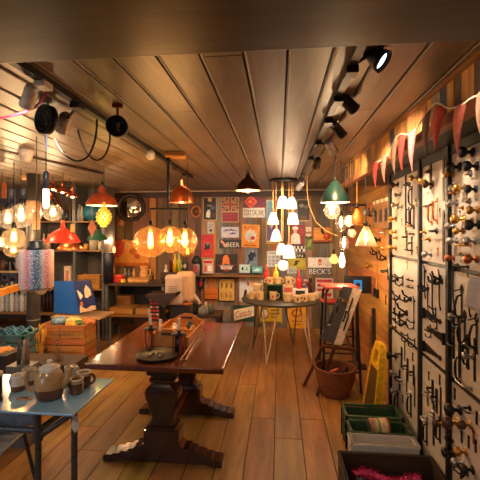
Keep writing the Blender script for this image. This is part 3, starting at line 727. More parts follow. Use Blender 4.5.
# easel with red-brown legs carrying the slanted boards
RB = wood('red_brown_wood', (74, 32, 20), (112, 52, 30), 'Z', 8, 10, .4, .15, .1)
e0 = onz(304, 386, 0); e1 = onz(317, 396, 0)
es = thing('wooden_easel', 'red brown wooden easel behind the wicker basket', 'easel', (.36, 3.75, 0))
o = Vector((.36, 3.75, 0))
top = at(337, 322, 3.75)
tp_l = at(326, 338, 3.62); 
MB().bar(Vector((e0.x, e0.y, .0))-o, at(336, 318, 3.85)-o, .03, .022, (0, 1, 0)).build('leg', RB, es)
MB().bar(Vector((e1.x, e1.y, .0))-o, at(345, 318, 3.80)-o, .03, .022, (0, 1, 0)).build('leg', RB, es)
MB().bar(at(357, 366, 3.72)-o, at(340, 318, 3.86)-o, .028, .022, (0, 1, 0)).build('leg', RB, es)
MB().bar(at(322, 346, 3.74)-o, at(357, 350, 3.74)-o, .03, .025).build('ledge', RB, es)
# boards on it: outline from the photograph set in a leaning plane
def quad_board(name, corners, th, mat, parent=None, org=Vector((0, 0, 0))):
    a, b, c, d = [Vector(q)-org for q in corners]; n = (b-a).cross(d-a).normalized()*th
    if n.y < 0: n = -n
    vs = [a, b, c, d, a+n, b+n, c+n, d+n]
    return MB().add(vs, [(0, 1, 2, 3), (7, 6, 5, 4), (0, 4, 5, 1), (1, 5, 6, 2), (2, 6, 7, 3), (3, 7, 4, 0)]).build(name, mat, parent)
SLY = lambda y: 3.60+(345-y)*.0028
def sl(px, py): return at(px, py, SLY(py))
sb = thing('sample_board', 'slanted dark grey board with pale wooden strip showing black handles', 'display board', sl(331, 342))
o = sl(331, 342)
quad_board('grey_board', [sl(320, 338), sl(334, 344), sl(353, 288), sl(343, 286)], .02, K(62, 58, 58, .6, 0, .15), sb, o)
quad_board('pale_strip', [sl(334, 344.5), sl(342, 345), sl(362, 290), sl(353, 287.5)], .028, K(206, 184, 156, .5), sb, o)
for i, (kx, ky, kind) in enumerate([(346, 322, 'finger_strip'), (344.5, 316, 'pull'), (350, 306, 'finger_strip')]):
    P = sl(kx, ky); n = HW[(kind, 'iron')]
    t = dup(n, P+Vector((0, -.012, 0)), ['thin dark plate low on the pale strip of the slanted board', 'dark pull handle midway on the pale strip of the slanted board', 'thin dark plate high on the pale strip of the slanted board'][i], None, .55, 'handles on the slanted board')
    t.rotation_euler = (-.2, .36, 0)
for i, (kx, ky, kind, fin) in enumerate([(340, 298, 'lever', 'steel'), (343, 301, 'lever', 'brass'), (337, 309, 'coat_hook', 'iron'), (331, 318, 'pull', 'iron'), (329, 325, 'knob', 'steel'), (340, 291, 'knob', 'bronze')]):
    if (kind, fin) not in HW: continue
    P = sl(kx, ky)
    t = dup(HW[(kind, fin)], P+Vector((0, -.008, 0)), ['steel lever handle high on the slanted grey board', 'brass lever handle high on the slanted grey board', 'iron coat hook on middle of the slanted grey board', 'iron pull handle on lower half of the slanted grey board', 'small steel knob low on the slanted grey board', 'bronze knob at top of the slanted grey board'][i], None, .55, 'handles on the slanted board')
    t.rotation_euler = (-.2, .36, 0)
# red seated step stool
s0 = at(339, 286, 4.05)
st_ = thing('step_stool', 'black metal step stool with flat red seat behind the slanted board', 'stool', (s0.x, s0.y, 0))
RED = K(206, 66, 48, .45)
o = Vector((s0.x, s0.y, 0))
zt = s0.z
MB().box((0, 0, zt), (.34, .28, .022), (0, 0, .12), bev=.006).build('seat', RED, st_)
MB().box((-.06, .0, zt-.155), (.24, .2, .02), (0, 0, .12), bev=.005).build('step', RED, st_)
BL = zt-.012
for sx in (-1, 1):
    for sy in (-1, 1):
        MB().tube([(sx*.12, sy*.1, BL-.0), (sx*.15, sy*.12, BL-.05), (sx*.19, sy*.17, 0)], .013, 10).build('leg', BLACK, st_)
for zz in (.2, .38, .55):
    for sy in (-1, 1):
        k = (BL-zz)/BL
        MB().tube([(-.14-.05*k, sy*(.12+.05*k), zz), (.14+.05*k, sy*(.12+.05*k), zz)], .008, 8).build('rung', BLACK, st_)
MB().tube([(-.15, -.12, BL-.155), (.15, -.12, BL-.155)], .008, 8).build('rung', BLACK, st_)
# yellow floor sign leaning at the rack foot
YEL = K(232, 176, 28, .4)
yb = onz(370, 401, 0)
ys_ = thing('floor_sign', 'folded yellow plastic floor sign with handle hole leaning by the rack', 'floor sign', (.745, 3.24, 0), -.35)
def sign_panel(dy, tilt):
    pts = [(-.16, 0), (-.12, 0), (-.1, .05), (.1, .05), (.12, 0), (.16, 0), (.1, .52), (.06, .6), (-.06, .6), (-.1, .52)]
    hole_ = [(-.045, .5), (.045, .5), (.035, .555), (-.035, .555)]
    m = MB().m(YEL)
    # panel as bands around the handle hole
    th0, th1 = dy-.012, dy+.012
    for q in ([(-.16, 0), (-.12, 0), (-.1, .05), (.1, .05), (.12, 0), (.16, 0), (.104, .46), (-.104, .46)],
              [(-.104, .46), (-.05, .46), (-.042, .555), (-.08, .57), (-.1, .52)], [(.104, .46), (.1, .52), (.08, .57), (.042, .555), (.05, .46)],
              [(-.08, .57), (-.042, .555), (.042, .555), (.08, .57), (.06, .61), (-.06, .61)]):
        m.prism(q, th0, th1)
    m.m(K(86, 62, 24, .5)).prism([(-.125, .07), (.125, .07), (.085, .43), (-.085, .43)], th0-.001, th1+.001).m(YEL)  # dark inset: shade on the lower face put in as colour
    for sx in (-1, 1): m.bar((sx*.155, dy, .0), (sx*.098, dy, .53), .012, .034, (0, 1, 0))
    return m
ys_.rotation_euler = (0, 0, PI/2+.05); ys_.scale = (1.05, 1, 1.13)
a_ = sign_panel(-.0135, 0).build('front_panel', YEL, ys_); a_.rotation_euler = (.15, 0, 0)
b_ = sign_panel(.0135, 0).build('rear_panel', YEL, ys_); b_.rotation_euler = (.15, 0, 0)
# green plastic crates
GREEN = K(58, 84, 52, .5); 
def crate(label, cx, cy, w, d, h, mat, slat=True, z=0, rz=0, name='plastic_crate', cat='crate', n=3):
    t = thing(name, label, cat, (cx, cy, z), rz)
    MB().bb((-w/2, -d/2, 0), (w/2, d/2, .012)).build('base', mat, t)
    for (x0, y0, x1, y1) in ((-w/2, -d/2, w/2, -d/2), (-w/2, d/2, w/2, d/2), (-w/2, -d/2, -w/2, d/2), (w/2, -d/2, w/2, d/2)):
        mb = MB(); th = .008
        if slat:
            hh = (h-.012)/n
            for k in range(n):
                mb.bar((x0, y0, .012+hh*k+hh*.42), (x1, y1, .012+hh*k+hh*.42), th, hh*.72)
            for q in (0, .5, 1):
                xx = x0+(x1-x0)*q; yy = y0+(y1-y0)*q
                mb.box((xx, yy, h/2), (.018, .018, h))
        else: mb.bar((x0, y0, h/2), (x1, y1, h/2), th, h)
        mb.bar((x0, y0, h-.008), (x1, y1, h-.008), .02, .016)
        mb.build('side', mat, t)
    return t
crate('farther dark green plastic crate on floor beside the yellow sign', .70, 2.985, .40, .2, .24, GREEN, n=2)
crate('nearer dark green plastic crate on floor behind the white box', .70, 2.775, .40, .17, .22, GREEN, n=2)
tag(MB().ball((0, 0, 0), .075, 16, 10, .6).build('blue_cloth', K(36, 38, 74, .9, 0, .3), None, (.60, 2.985, .12)), 'dark blue cloth bundled in the farther green crate', 'cloth')
tn = thing('tin_can', 'cream and green printed tin lying on the nearer green crate', 'tin', (.70, 2.78, .215), 0, rot=(0, 0, .1))
m = MB().lathe([(0, -.065), (.06, -.065), (.062, -.062), (.062, -.05), (.0615, -.05), (.0615, -.012), (.0615, .0), (.0615, .045), (.0615, .05), (.062, .062), (.06, .065), (0, .065)], (0, 0, 0), 28, (0, PI/2, 0), mats=[STEEL, STEEL, K(200, 80, 50), K(214, 190, 140), K(214, 190, 140), K(96, 120, 70), K(214, 190, 140), K(214, 190, 140), K(200, 80, 50), STEEL, STEEL])
m.build('can', None, tn)
crate('long white plastic box on floor in front of the green crates', .685, 2.61, .42, .135, .22, K(206, 198, 190, .5, 0, .03), False, name='storage_box', cat='box')
# dark tray of tinsel at the front
tcr = crate('dark wooden crate of pink and red tinsel at right front', .66, 2.265, .56, .43, .2, wood('tray_dark', (52, 34, 26), (78, 52, 40), 'X', 8, 10, .6, .2, .2), False, name='wooden_crate')
PINK = [((226, 60, 120), 'pink'), ((38, 44, 48), 'charcoal'), ((196, 44, 62), 'red'), ((60, 66, 72), 'grey'), ((206, 40, 100), 'dark pink')]
for i, (c, nm) in enumerate(PINK):
    pts = []; y0 = 2.41-i*.072
    for k in range(40):
        q = k/39; pts.append((.46+.40*q, y0+.025*math.sin(q*9+i*1.7)-.01*q, .075+.012*math.sin(q*7+i)+.01*(i == 0)))
    m = MB(); rr = []
    for k in range(40): rr.append(.028+.006*math.sin(k*2.1+i))
    m.tube(pts, rr, 9)
    for k in range(420):
        b = pts[random.randrange(40)]; a = random.uniform(0, 2*PI); d = Vector((random.uniform(-.3, .3), math.cos(a), math.sin(a))); pp = Vector(b)+d*.03
        q = d.orthogonal()*.004
        m.add([pp+q, pp-q, pp+d*random.uniform(.012, .02)+Vector((random.uniform(-.01, .01), 0, 0))], [(0, 1, 2)])
    tag(m.build('tinsel_garland', K(*c, .35, .2, .25)), '%s tinsel garland lying in the dark wooden crate' % nm, 'garland', 'tinsel in the dark crate')
# ------------------------------------------------------------------ signs and pictures on the back wall
SY = BY+.002
def sign(name, label, cat, x0, y0, x1, y1, base, shapes=(), frame=None, tilt=0.0, th=.012, Y=None, group=None, fw=.012):
    Y = Y or SY
    a = at(x0, y0, Y); b = at(x1, y1, Y); w = b.x-a.x; h = a.z-b.z
    mb = MB(); mb.m(base).bb((-w/2, -th, -h/2), (w/2, 0, h/2))
    lay = 0
    for s in shapes:
        lay += 1; y = -th-.0006*lay-.0004
        k = s[0]; m = s[-1]; mb.m(m)
        X = lambda u: (u-.5)*w
        Z = lambda v: (v-.5)*h
        if k == 'r': mb.bb((X(s[1]), y, Z(s[2])), (X(s[3]), -th+.0003, Z(s[4])))
        elif k == 'p': mb.prism([(X(u), Z(v)) for u, v in s[1]], -th+.0003, y)
        elif k == 'c':
            R = s[3]*min(w, h) if len(s) == 5 else None
            rx, rz = (R, R) if R else (s[3]*w, s[4]*h)
            mb.prism([(X(s[1])+rx*math.cos(2*PI*i/22), Z(s[2])+rz*math.sin(2*PI*i/22)) for i in range(22)], -th+.0003, y)
        elif k == 't': mb.text(s[1], X(s[2]), Z(s[3]), s[4]*w, s[5]*h, y, *(s[6:-1]))
    o = mb.build(name, None, None, ((a.x+b.x)/2, Y, (a.z+b.z)/2), (0, tilt, 0))
    tag(o, label, cat, group)
    if frame:
        fr = MB()
        for (p, q) in (((-w/2-fw/2, -th-.006, -h/2-fw), (-w/2+fw/2, 0, h/2+fw)), ((w/2-fw/2, -th-.006, -h/2-fw), (w/2+fw/2, 0, h/2+fw)), ((-w/2, -th-.006, h/2-fw/2), (w/2, 0, h/2+fw)), ((-w/2, -th-.006, -h/2-fw), (w/2, 0, -h/2+fw/2))):
            fr.bb(p, q)
        fr.build('frame', frame, o)
    return o
blk = K(20, 20, 22, .5); wht = K(222, 218, 208, .5); red = K(186, 30, 38, .45); nav = K(28, 40, 88, .5); yel = K(226, 178, 36, .5); org = K(238, 150, 30, .45); sky = K(140, 190, 204, .5); gry = K(150, 150, 152, .55); pnk = K(214, 150, 130, .5); dgr = K(34, 62, 48, .5); mar = K(136, 26, 58, .5); tan = K(190, 150, 104, .5); crm = K(226, 210, 176, .5); lil = K(196, 196, 216, .5); brn = K(70, 42, 26, .55); drk = K(42, 30, 28, .5)
def jack(u0, v0, u1, v1, c=red, bg=nav, wh=wht):
    X = lambda t: u0+(u1-u0)*t
    Z = lambda t: v0+(v1-v0)*t
    P = lambda l: [(X(a), Z(b)) for a, b in l]
    return [('r', u0, v0, u1, v1, bg), ('p', P([(0, 0), (.14, 0), (1, .86), (1, 1), (.86, 1), (0, .14)]), wh), ('p', P([(1, 0), (.86, 0), (0, .86), (0, 1), (.14, 1), (1, .14)]), wh),
            ('p', P([(0, 0), (.06, 0), (1, .94), (1, 1), (.94, 1), (0, .06)]), c), ('p', P([(1, 0), (.94, 0), (0, .94), (0, 1), (.06, 1), (1, .06)]), c),
            ('r', X(.38), v0, X(.62), v1, wh), ('r', u0, Z(.34), u1, Z(.66), wh), ('r', X(.43), v0, X(.57), v1, c), ('r', u0, Z(.41), u1, Z(.59), c)]
sign('framed_picture', 'tall dark framed picture with pale figure at top left of the sign wall', 'picture', 203.5, 197.5, 216.5, 220, blk, [('c', .5, .9, .16, .1, tan), ('r', .3, .62, .68, .66, tan), ('p', [(.2, .12), (.5, .1), (.55, .3), (.5, .46), (.32, .44), (.22, .3)], wht), ('r', .6, .1, .9, .3, brn), ('c', .7, .55, .2, .1, K(70, 80, 90))], frame=tan)
sign('flag_sign', 'faded cross flag sign above a maroon panel', 'sign', 221.5, 197.5, 239, 222.5, tan, jack(.03, .46, .97, .97, K(150, 70, 60), K(60, 46, 52), tan) + [('r', .06, .04, .94, .4, mar), ('r', .1, .18, .9, .2, red), ('r', .1, .3, .7, .32, red)])
sign('lettered_sign', 'white and red sign lettered STAY DRUNK below a flag', 'sign', 243, 197.5, 265, 217.5, mar, [('r', 0, .55, .55, 1, K(120, 70, 84)), ('r', .6, .62, .95, .92, K(120, 50, 70)), ('r', 0, 0, 1, .48, wht), ('t', 'STAY DRUNK!', .5, .24, .9, .28, blk)])
p = at(250.5, 201.5, 6.1)
sign('diamond_tag', 'orange red diamond tag hanging in front of the STAY DRUNK sign', 'tag', 246, 197, 255.5, 206.5, K(230, 110, 70, .5), [('r', .12, .12, .88, .88, K(214, 66, 50)), ('r', .3, .3, .6, .6, K(240, 140, 90))], tilt=PI/4, Y=6.36, th=.006)
sign('blue_sign', 'narrow pale blue arched sign right of the STAY DRUNK sign', 'sign', 266.5, 200, 273.5, 221, K(196, 196, 190), [('p', [(.08, .03), (.92, .03), (.92, .8), (.75, .94), (.5, .97), (.25, .94), (.08, .8)], K(112, 164, 186))])
sign('paper_notice', 'small grey paper notice under the tall framed picture', 'notice', 207.5, 221.5, 214.5, 233.5, K(176, 172, 164), [('r', .2, .7, .8, .76, gry), ('r', .2, .5, .8, .56, gry), ('c', .5, .25, .2, .1, drk)])
sign('script_sign', 'small white sign with lilac script below the maroon panel', 'sign', 221.5, 227, 239, 237.5, lil, [('p', [(.08, .55), (.3, .85), (.44, .72), (.5, .86), (.9, .62), (.66, .6), (.5, .66), (.3, .6)], K(112, 100, 150)), ('p', [(.4, .3), (.62, .5), (.9, .44), (.7, .32)], K(92, 84, 130)), ('p', [(.12, .1), (.2, .4), (.28, .1)], crm)])
sign('beer_sign', 'dark sign lettered BEER with a pointing hand', 'sign', 219.5, 239.5, 241.5, 248.5, K(44, 48, 58), [('t', 'BEER', .62, .42, .58, .5, wht), ('p', [(.04, .78), (.1, .95), (.24, .6), (.34, .4), (.3, .1), (.2, .2), (.16, .5)], pnk)])
sign('orange_poster', 'orange poster with white splash and red letters slightly tilted', 'poster', 242, 224.5, 259.5, 247.5, org, [('t', 'BUFFET', .48, .86, .72, .12, K(120, 40, 20)), ('p', [(.5+.34*(1+.2*(i % 2))*math.cos(i*PI/9)*.9, .5+.24*(1+.25*(i % 2))*math.sin(i*PI/9)) for i in range(18)], K(214, 214, 206)), ('c', .62, .42, .13, .09, red), ('r', .1, .07, .9, .1, K(140, 60, 20))], tilt=.05)
sign('red_poster', 'bright red poster with dark and white figure in the middle', 'poster', 201.5, 234.5, 213.5, 257, red, [('c', .5, .5, .3, .16, K(120, 110, 110)), ('p', [(.25, .3), (.7, .35), (.75, .6), (.5, .5), (.3, .62)], blk), ('t', 'RED', .4, .9, .4, .06, K(90, 10, 16)), ('r', .08, .06, .92, .16, K(214, 60, 60)), ('t', 'DANGER', .5, .11, .7, .07, K(110, 8, 16))])
sign('eagle_sign', 'black sign with orange eagle over a white and red scroll', 'sign', 215.5, 254, 237.5, 273, drk, [('p', [(.02, .5), (.3, .36), (.5, .44), (.7, .36), (.98, .5), (.72, .2), (.5, .04), (.28, .2)], K(126, 40, 38)), ('p', [(.3, .4), (.36, .85), (.44, .95), (.54, .95), (.62, .8), (.66, .42), (.5, .5)], K(222, 122, 46)), ('p', [(.22, .3), (.78, .3), (.8, .42), (.2, .42)], gry), ('r', .26, .2, .74, .34, wht), ('r', .32, .24, .68, .29, red)])
sign('navy_poster', 'blue poster with leaping navy figure', 'poster', 245.5, 248.5, 257.5, 266, K(118, 142, 160), [('p', [(.1, .1), (.3, .35), (.2, .6), (.45, .8), (.62, .95), (.78, .85), (.9, .5), (.7, .55), (.62, .3), (.4, .3), (.2, .05)], nav), ('c', .62, .84, .09, .06, wht)])
sign('shelf_card', 'pale blue card standing on the shelf under the navy poster', 'card', 239.5, 264.5, 250, 272.8, K(176, 204, 206), [('c', .3, .5, .1, .2, blk), ('c', .7, .5, .08, .2, K(90, 130, 140))], Y=6.33)
sign('turquoise_card', 'turquoise card leaning right of the pale blue card', 'card', 252, 266.5, 262, 272.6, K(96, 186, 196), [('p', [(.1, .3), (.5, .8), (.9, .4), (.6, .2)], K(196, 232, 230))], Y=6.33)
sign('gold_picture', 'gold panel with rows of small motifs in thin dark frame', 'picture', 219, 278.5, 235, 301, K(206, 164, 84), [('p', [(.12+.3*i, .56), (.22+.3*i, .58), (.26+.3*i, .72), (.18+.3*i, .84), (.1+.3*i, .74)], K(132, 92, 40)) for i in range(3)] + [('p', [(.12+.28*i, .16), (.24+.28*i, .18), (.2+.28*i, .36), (.12+.28*i, .42)], K(150, 106, 48)) for i in range(3)], frame=blk)
sign('comic_poster', 'pale poster of many comic figures behind the mug table', 'poster', 239.5, 275.5, 263, 302, K(206, 200, 190), [('r', .04, .78, .24, .96, pnk), ('r', .05, .5, .22, .75, lil), ('c', .62, .7, .2, .14, K(222, 176, 140)), ('p', [(.5, .8), (.58, .98), (.8, .95), (.84, .76), (.62, .84)], K(222, 196, 110)), ('p', [(.16, .2), (.22, .46), (.3, .48), (.34, .22)], drk), ('c', .42, .32, .08, .08, wht), ('p', [(.5, .08), (.54, .4), (.72, .42), (.76, .1)], K(200, 180, 150)), ('c', .64, .46, .07, .06, pnk), ('p', [(.8, .06), (.82, .3), (.94, .34), (.96, .08)], K(180, 90, 84)), ('r', .34, .6, .4, .76, K(160, 60, 60)), ('r', .05, .03, .95, .05, gry)], th=.01)
sign('script_board', 'green sign with white tilted banner in red script', 'sign', 233.5, 305, 254.5, 321.5, dgr, [('p', [(.02, .02), (.02, .7), (.98, .98), (.98, .36)], crm), ('t', 'Canada', .48, .5, .78, .42, .25, .22, red)])
sign('grey_print', 'grey print with golden winged shape low on the wall', 'picture', 211, 306, 230.5, 321.5, K(128, 120, 114), [('p', [(.1, .7), (.4, .5), (.5, .2), (.62, .5), (.95, .72), (.6, .8), (.5, .66), (.4, .8)], K(176, 124, 56)), ('r', .05, .05, .5, .2, K(90, 96, 110)), ('c', .5, .5, .1, .16, drk)])
sign('yellow_face_poster', 'yellow poster with painted face and lines of text under the mug table', 'poster', 259, 305.5, 282, 323, K(206, 164, 40), [('c', .25, .55, .18, .34, K(110, 92, 70)), ('c', .25, .55, .13, .24, crm), ('r', .18, .4, .32, .46, red), ('r', .52, .72, .92, .8, K(120, 84, 20)), ('r', .52, .5, .92, .58, K(120, 84, 20)), ('r', .52, .3, .8, .36, K(120, 84, 20)), ('r', .03, .02, .97, .08, K(96, 70, 26))])
sign('amber_sign', 'upright amber sign with dark red emblem at right under the mug table', 'sign', 287.5, 304, 306, 330, K(226, 156, 34), [('c', .5, .66, .3, .16, K(164, 84, 30)), ('c', .5, .66, .18, .1, K(226, 156, 34)), ('r', .2, .32, .8, .36, K(164, 84, 30)), ('r', .3, .2, .7, .23, K(164, 84, 30))])
sign('purple_print', 'purple and white print in yellow frame behind the hanging shades', 'picture', 266.5, 221, 283, 243, K(96, 84, 140), [('p', [(.1, .9), (.5, .95), (.3, .6)], wht), ('c', .6, .4, .28, .24, K(216, 210, 200)), ('r', .05, .04, .95, .1, crm)], frame=K(214, 166, 50))
sign('chef_poster', 'dark red poster of a white hatted cook', 'poster', 288.5, 225, 304.5, 246, K(134, 34, 36), [('c', .42, .84, .2, .09, wht), ('c', .42, .7, .11, .09, K(220, 160, 126)), ('p', [(.12, .1), (.16, .5), (.34, .62), (.52, .62), (.7, .5), (.74, .1)], wht), ('r', .04, .02, .96, .09, K(60, 44, 74)), ('c', .8, .66, .17, .18, K(160, 30, 40))])
sign('black_yellow_sign', 'olive yellow sign with black leaping shape under a black heading', 'sign', 287.5, 253.5, 305.5, 269.5, K(172, 158, 34), [('r', 0, .72, 1, 1, blk), ('t', 'LION', .5, .86, .7, .16, crm), ('p', [(.3, .3), (.42, .4), (.4, .52), (.52, .58), (.7, .56), (.66, .48), (.54, .46), (.58, .36), (.46, .26)], blk), ('r', .06, .08, .94, .11, blk), ('r', .06, .62, .94, .65, K(150, 136, 30))])
sign('calendar', 'pale grey calendar sheet with rows of boxes', 'calendar', 267, 251, 280.5, 267, K(190, 192, 198), [('r', .2, .84, .8, .9, K(110, 112, 124))] + [('r', .1+.28*i, .12+.22*j, .3+.28*i, .26+.22*j, K(150, 154, 166)) for i in range(3) for j in range(3)])
sign('number_plate', 'small white plate with black numbers above the mugs', 'plate', 287, 267, 296.5, 273.5, K(196, 196, 194), [('t', '303', .55, .5, .7, .6, K(80, 86, 104))], th=.02)
sign('checked_card', 'small black and white checked card under the cook poster', 'card', 290, 246, 305, 251.5, wht, [('r', .12*i, .5*(i % 2), .12*i+.12, .5*(i % 2)+.5, blk) for i in range(8)], Y=6.4)
sign('dark_framed_photo', 'dark framed photo of two faces right of the hanging shades', 'picture', 297, 200, 310, 220.5, drk, [('c', .35, .72, .2, .09, K(150, 140, 132)), ('c', .7, .66, .17, .09, K(120, 104, 92)), ('r', .2, .3, .8, .5, K(66, 44, 38)), ('r', .3, .06, .7, .2, K(110, 52, 40))], frame=tan)
sign('brewery_sign', 'white and grey brewery sign with a small red crest', 'sign', 308, 257.5, 331.5, 275, wht, [('r', 0, 0, 1, .42, K(92, 92, 94)), ('t', "BECK'S", .5, .2, .92, .3, wht), ('p', [(.42, .86), (.58, .86), (.57, .6), (.5, .54), (.43, .6)], K(200, 90, 70)), ('c', .5, .88, .05, .06, red), ('r', .46, .62, .54, .76, wht), ('r', .49, .56, .51, .84, red)])
sign('red_white_sign', 'small red and white lettered sign behind the red stool', 'sign', 315.5, 278, 333, 299, K(214, 196, 188), [('r', .06, .8, .94, .94, K(190, 60, 60)), ('r', .1, .6, .9, .72, red), ('r', .1, .38, .7, .5, K(196, 70, 66)), ('r', .1, .12, .9, .28, red), ('t', 'STOP', .5, .66, .5, .08, wht)])
sign('small_flag_card', 'small dark red and white flag card right of the mugs', 'card', 303, 278, 312, 288, drk, jack(.05, .3, .6, .95, red, nav, wht)+[('r', .6, .1, .95, .5, K(160, 40, 40))])
sign('green_label', 'small green leaf shaped label beside the cook poster', 'label', 305.5, 236, 313, 250, K(84, 100, 44), [('p', [(.2, .2), (.7, .3), (.9, .8), (.4, .7)], K(140, 150, 60))])
for i, (y0, y1) in enumerate(((227, 231.5), (234, 238.5))):
    sign('cream_card', ['upper tiny cream card left of the orange box', 'lower tiny cream card left of the orange box'][i], 'card', 306, y0, 311, y1, crm, [('r', .3, .2, .7, .7, tan)])
sign('blue_tag', 'tiny white flag tag on dark timber right of the red wall poster', 'tag', 262, 208, 266, 219, K(120, 116, 134), [('r', .1, .5, .9, .9, K(180, 60, 66))])
# orange wooden wall box
a = at(313, 242, BY); b = at(330.5, 227.5, BY)
ob = thing('wall_box', 'orange wooden box fixed to wall below the green lamp shade', 'box', ((a.x+b.x)/2, BY-.05, a.z))
w = b.x-a.x; h = b.z-a.z; OBM = wood('orange_box_wood', (196, 98, 24), (230, 136, 44), 'X', 6, 6, .45, .1, .1)
MB().bb((-w/2, -.04, 0), (w/2, .05, h), bev=.006).build('body', OBM, ob)
MB().bb((-w/2-.005, -.045, 0), (w/2+.005, .05, h*.14), bev=.004).build('base_board', K(150, 62, 18), ob)
MB().tube([(.0, -.045, h*.95), (-.01, -.06, h*.75), (.02, -.06, h*.6)], .02, 8).build('black_fitting', BLACK, ob)
MB().lathe([(0, 0), (.05, 0), (.055, .012), (.02, .02), (0, .02)], (w*.25, -.04, h*.4), 14, OUT).build('red_dial', K(196, 80, 40), ob)
# wall shelf with things on it
sa = at(199, 274.5, 6.3)
tag(MB().bb((0, -.1, -.022), (at(264, 274, 6.3).x-sa.x, .098, 0), bev=.003).build('wall_shelf', OAK, None, (sa.x, 6.3, sa.z)), 'narrow wooden wall shelf under the black eagle sign', 'shelf')
SZ = sa.z
def onshelf(px, Y=6.28): p = at(px, 232, Y); return Vector((p.x, Y, SZ))
def tinbox(label, px0, px1, hpx, base, shapes, Y=6.27, d=.07, z=None):
    p0 = onshelf(px0, Y); p1 = onshelf(px1, Y); h = hpx*sc(p0); w = p1.x-p0.x
    mb = MB().m(base).bb((-w/2, -d/2, 0), (w/2, d/2, h), bev=.004)
    for s in shapes: mb.m(s[4]).bb((-w/2+w*s[0], -d/2-.001, h*s[1]), (-w/2+w*s[2], -d/2+.002, h*s[3]))
    o = mb.build('storage_tin', None, None, ((p0.x+p1.x)/2, Y, z if z is not None else SZ))
    return tag(o, label, 'tin')
tinbox('red and cream tin on the wall shelf under the red poster', 203, 213.5, 15.5, K(196, 176, 160), [(.1, .75, .9, .92, red), (.15, .2, .4, .65, K(214, 90, 60)), (.5, .25, .85, .6, K(230, 220, 210)), (0, 0, 1, .1, blk)])
kx = at(196.5, 273, 6.15)
kt = thing('dark_canister', 'dark capped canister with red and white label left of the tins', 'canister', (kx.x, 6.15, SZ))
MB().lathe([(0, 0), (.055, 0), (.055, .2), (.05, .21), (0, .21)], n=20, mats=[blk, K(140, 140, 142), STEEL, STEEL]).build('body', None, kt)
MB().lathe([(0, .21), (.07, .2), (.085, .22), (.06, .29), (.03, .32), (0, .32)], n=20).build('lid', K(24, 26, 32), kt)
MB().bb((-.02, -.058, .05), (.02, -.05, .17)).build('label', red, kt)
tag(MB().bb((-.3, -.09, -.022), (.16, .098, 0)).build('wall_shelf', OAK, None, (kx.x, 6.3-.06, SZ)), 'short wooden wall shelf under the dark capped canister', 'shelf')
# switch box and extras below the shelf
tinbox('narrow black and red switch box below the wall shelf', 199, 204, 13, blk, [(.2, .2, .7, .6, red), (.3, .65, .8, .85, gry)], Y=BY-.033, z=at(201, 288.5, 6.36).z)
tinbox('orange wooden block on the wall left of the gold picture', 205, 218, 10, K(206, 112, 36), [(.05, .45, .95, .52, K(150, 70, 20))], Y=BY-.033, z=at(201, 298.5, 6.36).z)
# ------------------------------------------------------------------ round table of mugs
mt0 = at(281, 300, 4.98)
MTZ = .735; mt_c = Vector((mt0.x, 5.0, 0))
mt = thing('round_table', 'round display table with slim white legs crowded with mugs', 'table', mt_c)
MB().lathe([(0, MTZ-.03), (.5, MTZ-.03), (.515, MTZ-.02), (.515, MTZ-.004), (.51, MTZ), (0, MTZ)], n=56).build('tabletop', K(70, 66, 56, .4), mt)
LEGW = K(214, 204, 188, .45)
for k in range(4):
    a = PI/4+k*PI/2+.35
    foot = Vector((.42*math.cos(a), .42*math.sin(a), 0))
    m = MB()
    for dq in (-.35, .35):
        q = Vector((.32*math.cos(a+dq), .32*math.sin(a+dq), MTZ-.03)); m.tube([q, foot+Vector((0, 0, .012)), foot], .009, 8)
    m.build('hairpin_leg', LEGW if k in (2, 3) else GREYM, mt)
MCOL = K(214, 178, 128, .35, 0, .1, 0, 14); MRED = K(180, 60, 44, .4)
def mug_at(px, py, z, label, ha, Y, hgt=.088, r=.043, deco=None):
    p = at(px, py, Y); p.z = z
    t = mug(label, 0, 0, MCOL, MCOL, hgt, r, ha, 'mugs on the round table', z, pos=p)
    if deco:
        MB().prism([(-.012, .025), (.012, .025), (.015, .05), (0, .066), (-.015, .05)], -r-.0015, -r+.004).build('motif', deco, t)
    return t
# green stand box, plus upper crate level
def at_table(px, Y): p = at(px, 232, Y); return Vector((p.x, Y, MTZ))
gb = thing('green_stand', 'dark green open box standing among mugs on the round table', 'box', at_table(274.5, 4.92))
w, h, dd = .105, .185, .16
for (a_, b_) in (((-w, -dd/2, 0), (-w+.012, dd/2, h)), ((w-.012, -dd/2, 0), (w, dd/2, h)), ((-w, dd/2-.01, 0), (w, dd/2, h))):
    MB().bb(a_, b_).build('side', K(52, 84, 44), gb)
MB().bb((-w, -dd/2, h), (w, dd/2, h+.012)).build('top', K(52, 84, 44), gb)
mug_at(273, 0, MTZ, 'cream mug with red motif standing in the green open box', .1, 4.89, .1, .05, MRED)
mug_at(287.5, 0, MTZ, 'cream mug on table directly right of the green open box', .1, 4.78, .1, .05)
mug_at(297.5, 0, MTZ, 'cream mug with blue motif, third from right along table front', .2, 4.72, .088, .045, K(84, 86, 104))
mug_at(304, 0, MTZ, 'cream mug with brown motif, second from right along table front', .3, 4.78, .088, .045, K(120, 74, 46))
mug_at(312, 0, MTZ, 'rightmost cream mug on the round table', .2, 4.86, .09, .046)
mug_at(260.5, 0, MTZ, 'cream mug on table directly left of the green open box', PI, 4.86, .1, .046)
mug_at(252, 0, MTZ, 'leftmost cream mug on the round table in front of the comic poster', PI, 4.9, .09, .044)
zt2 = MTZ+h+.0125
mug_at(270, 0, zt2, 'cream mug with red motif at left on top of the green box', PI, 4.9, .085, .043, MRED)
mug_at(278, 0, zt2, 'plain cream mug at right on top of the green box', .2, 4.92, .085, .043)
cb = thing('card_box', 'tall cream printed card box behind the front mugs', 'box', at_table(288, 4.98))
MB().bb((-.065, -.05, 0), (.065, .05, .18), bev=.003).build('carton', K(206, 166, 124), cb)
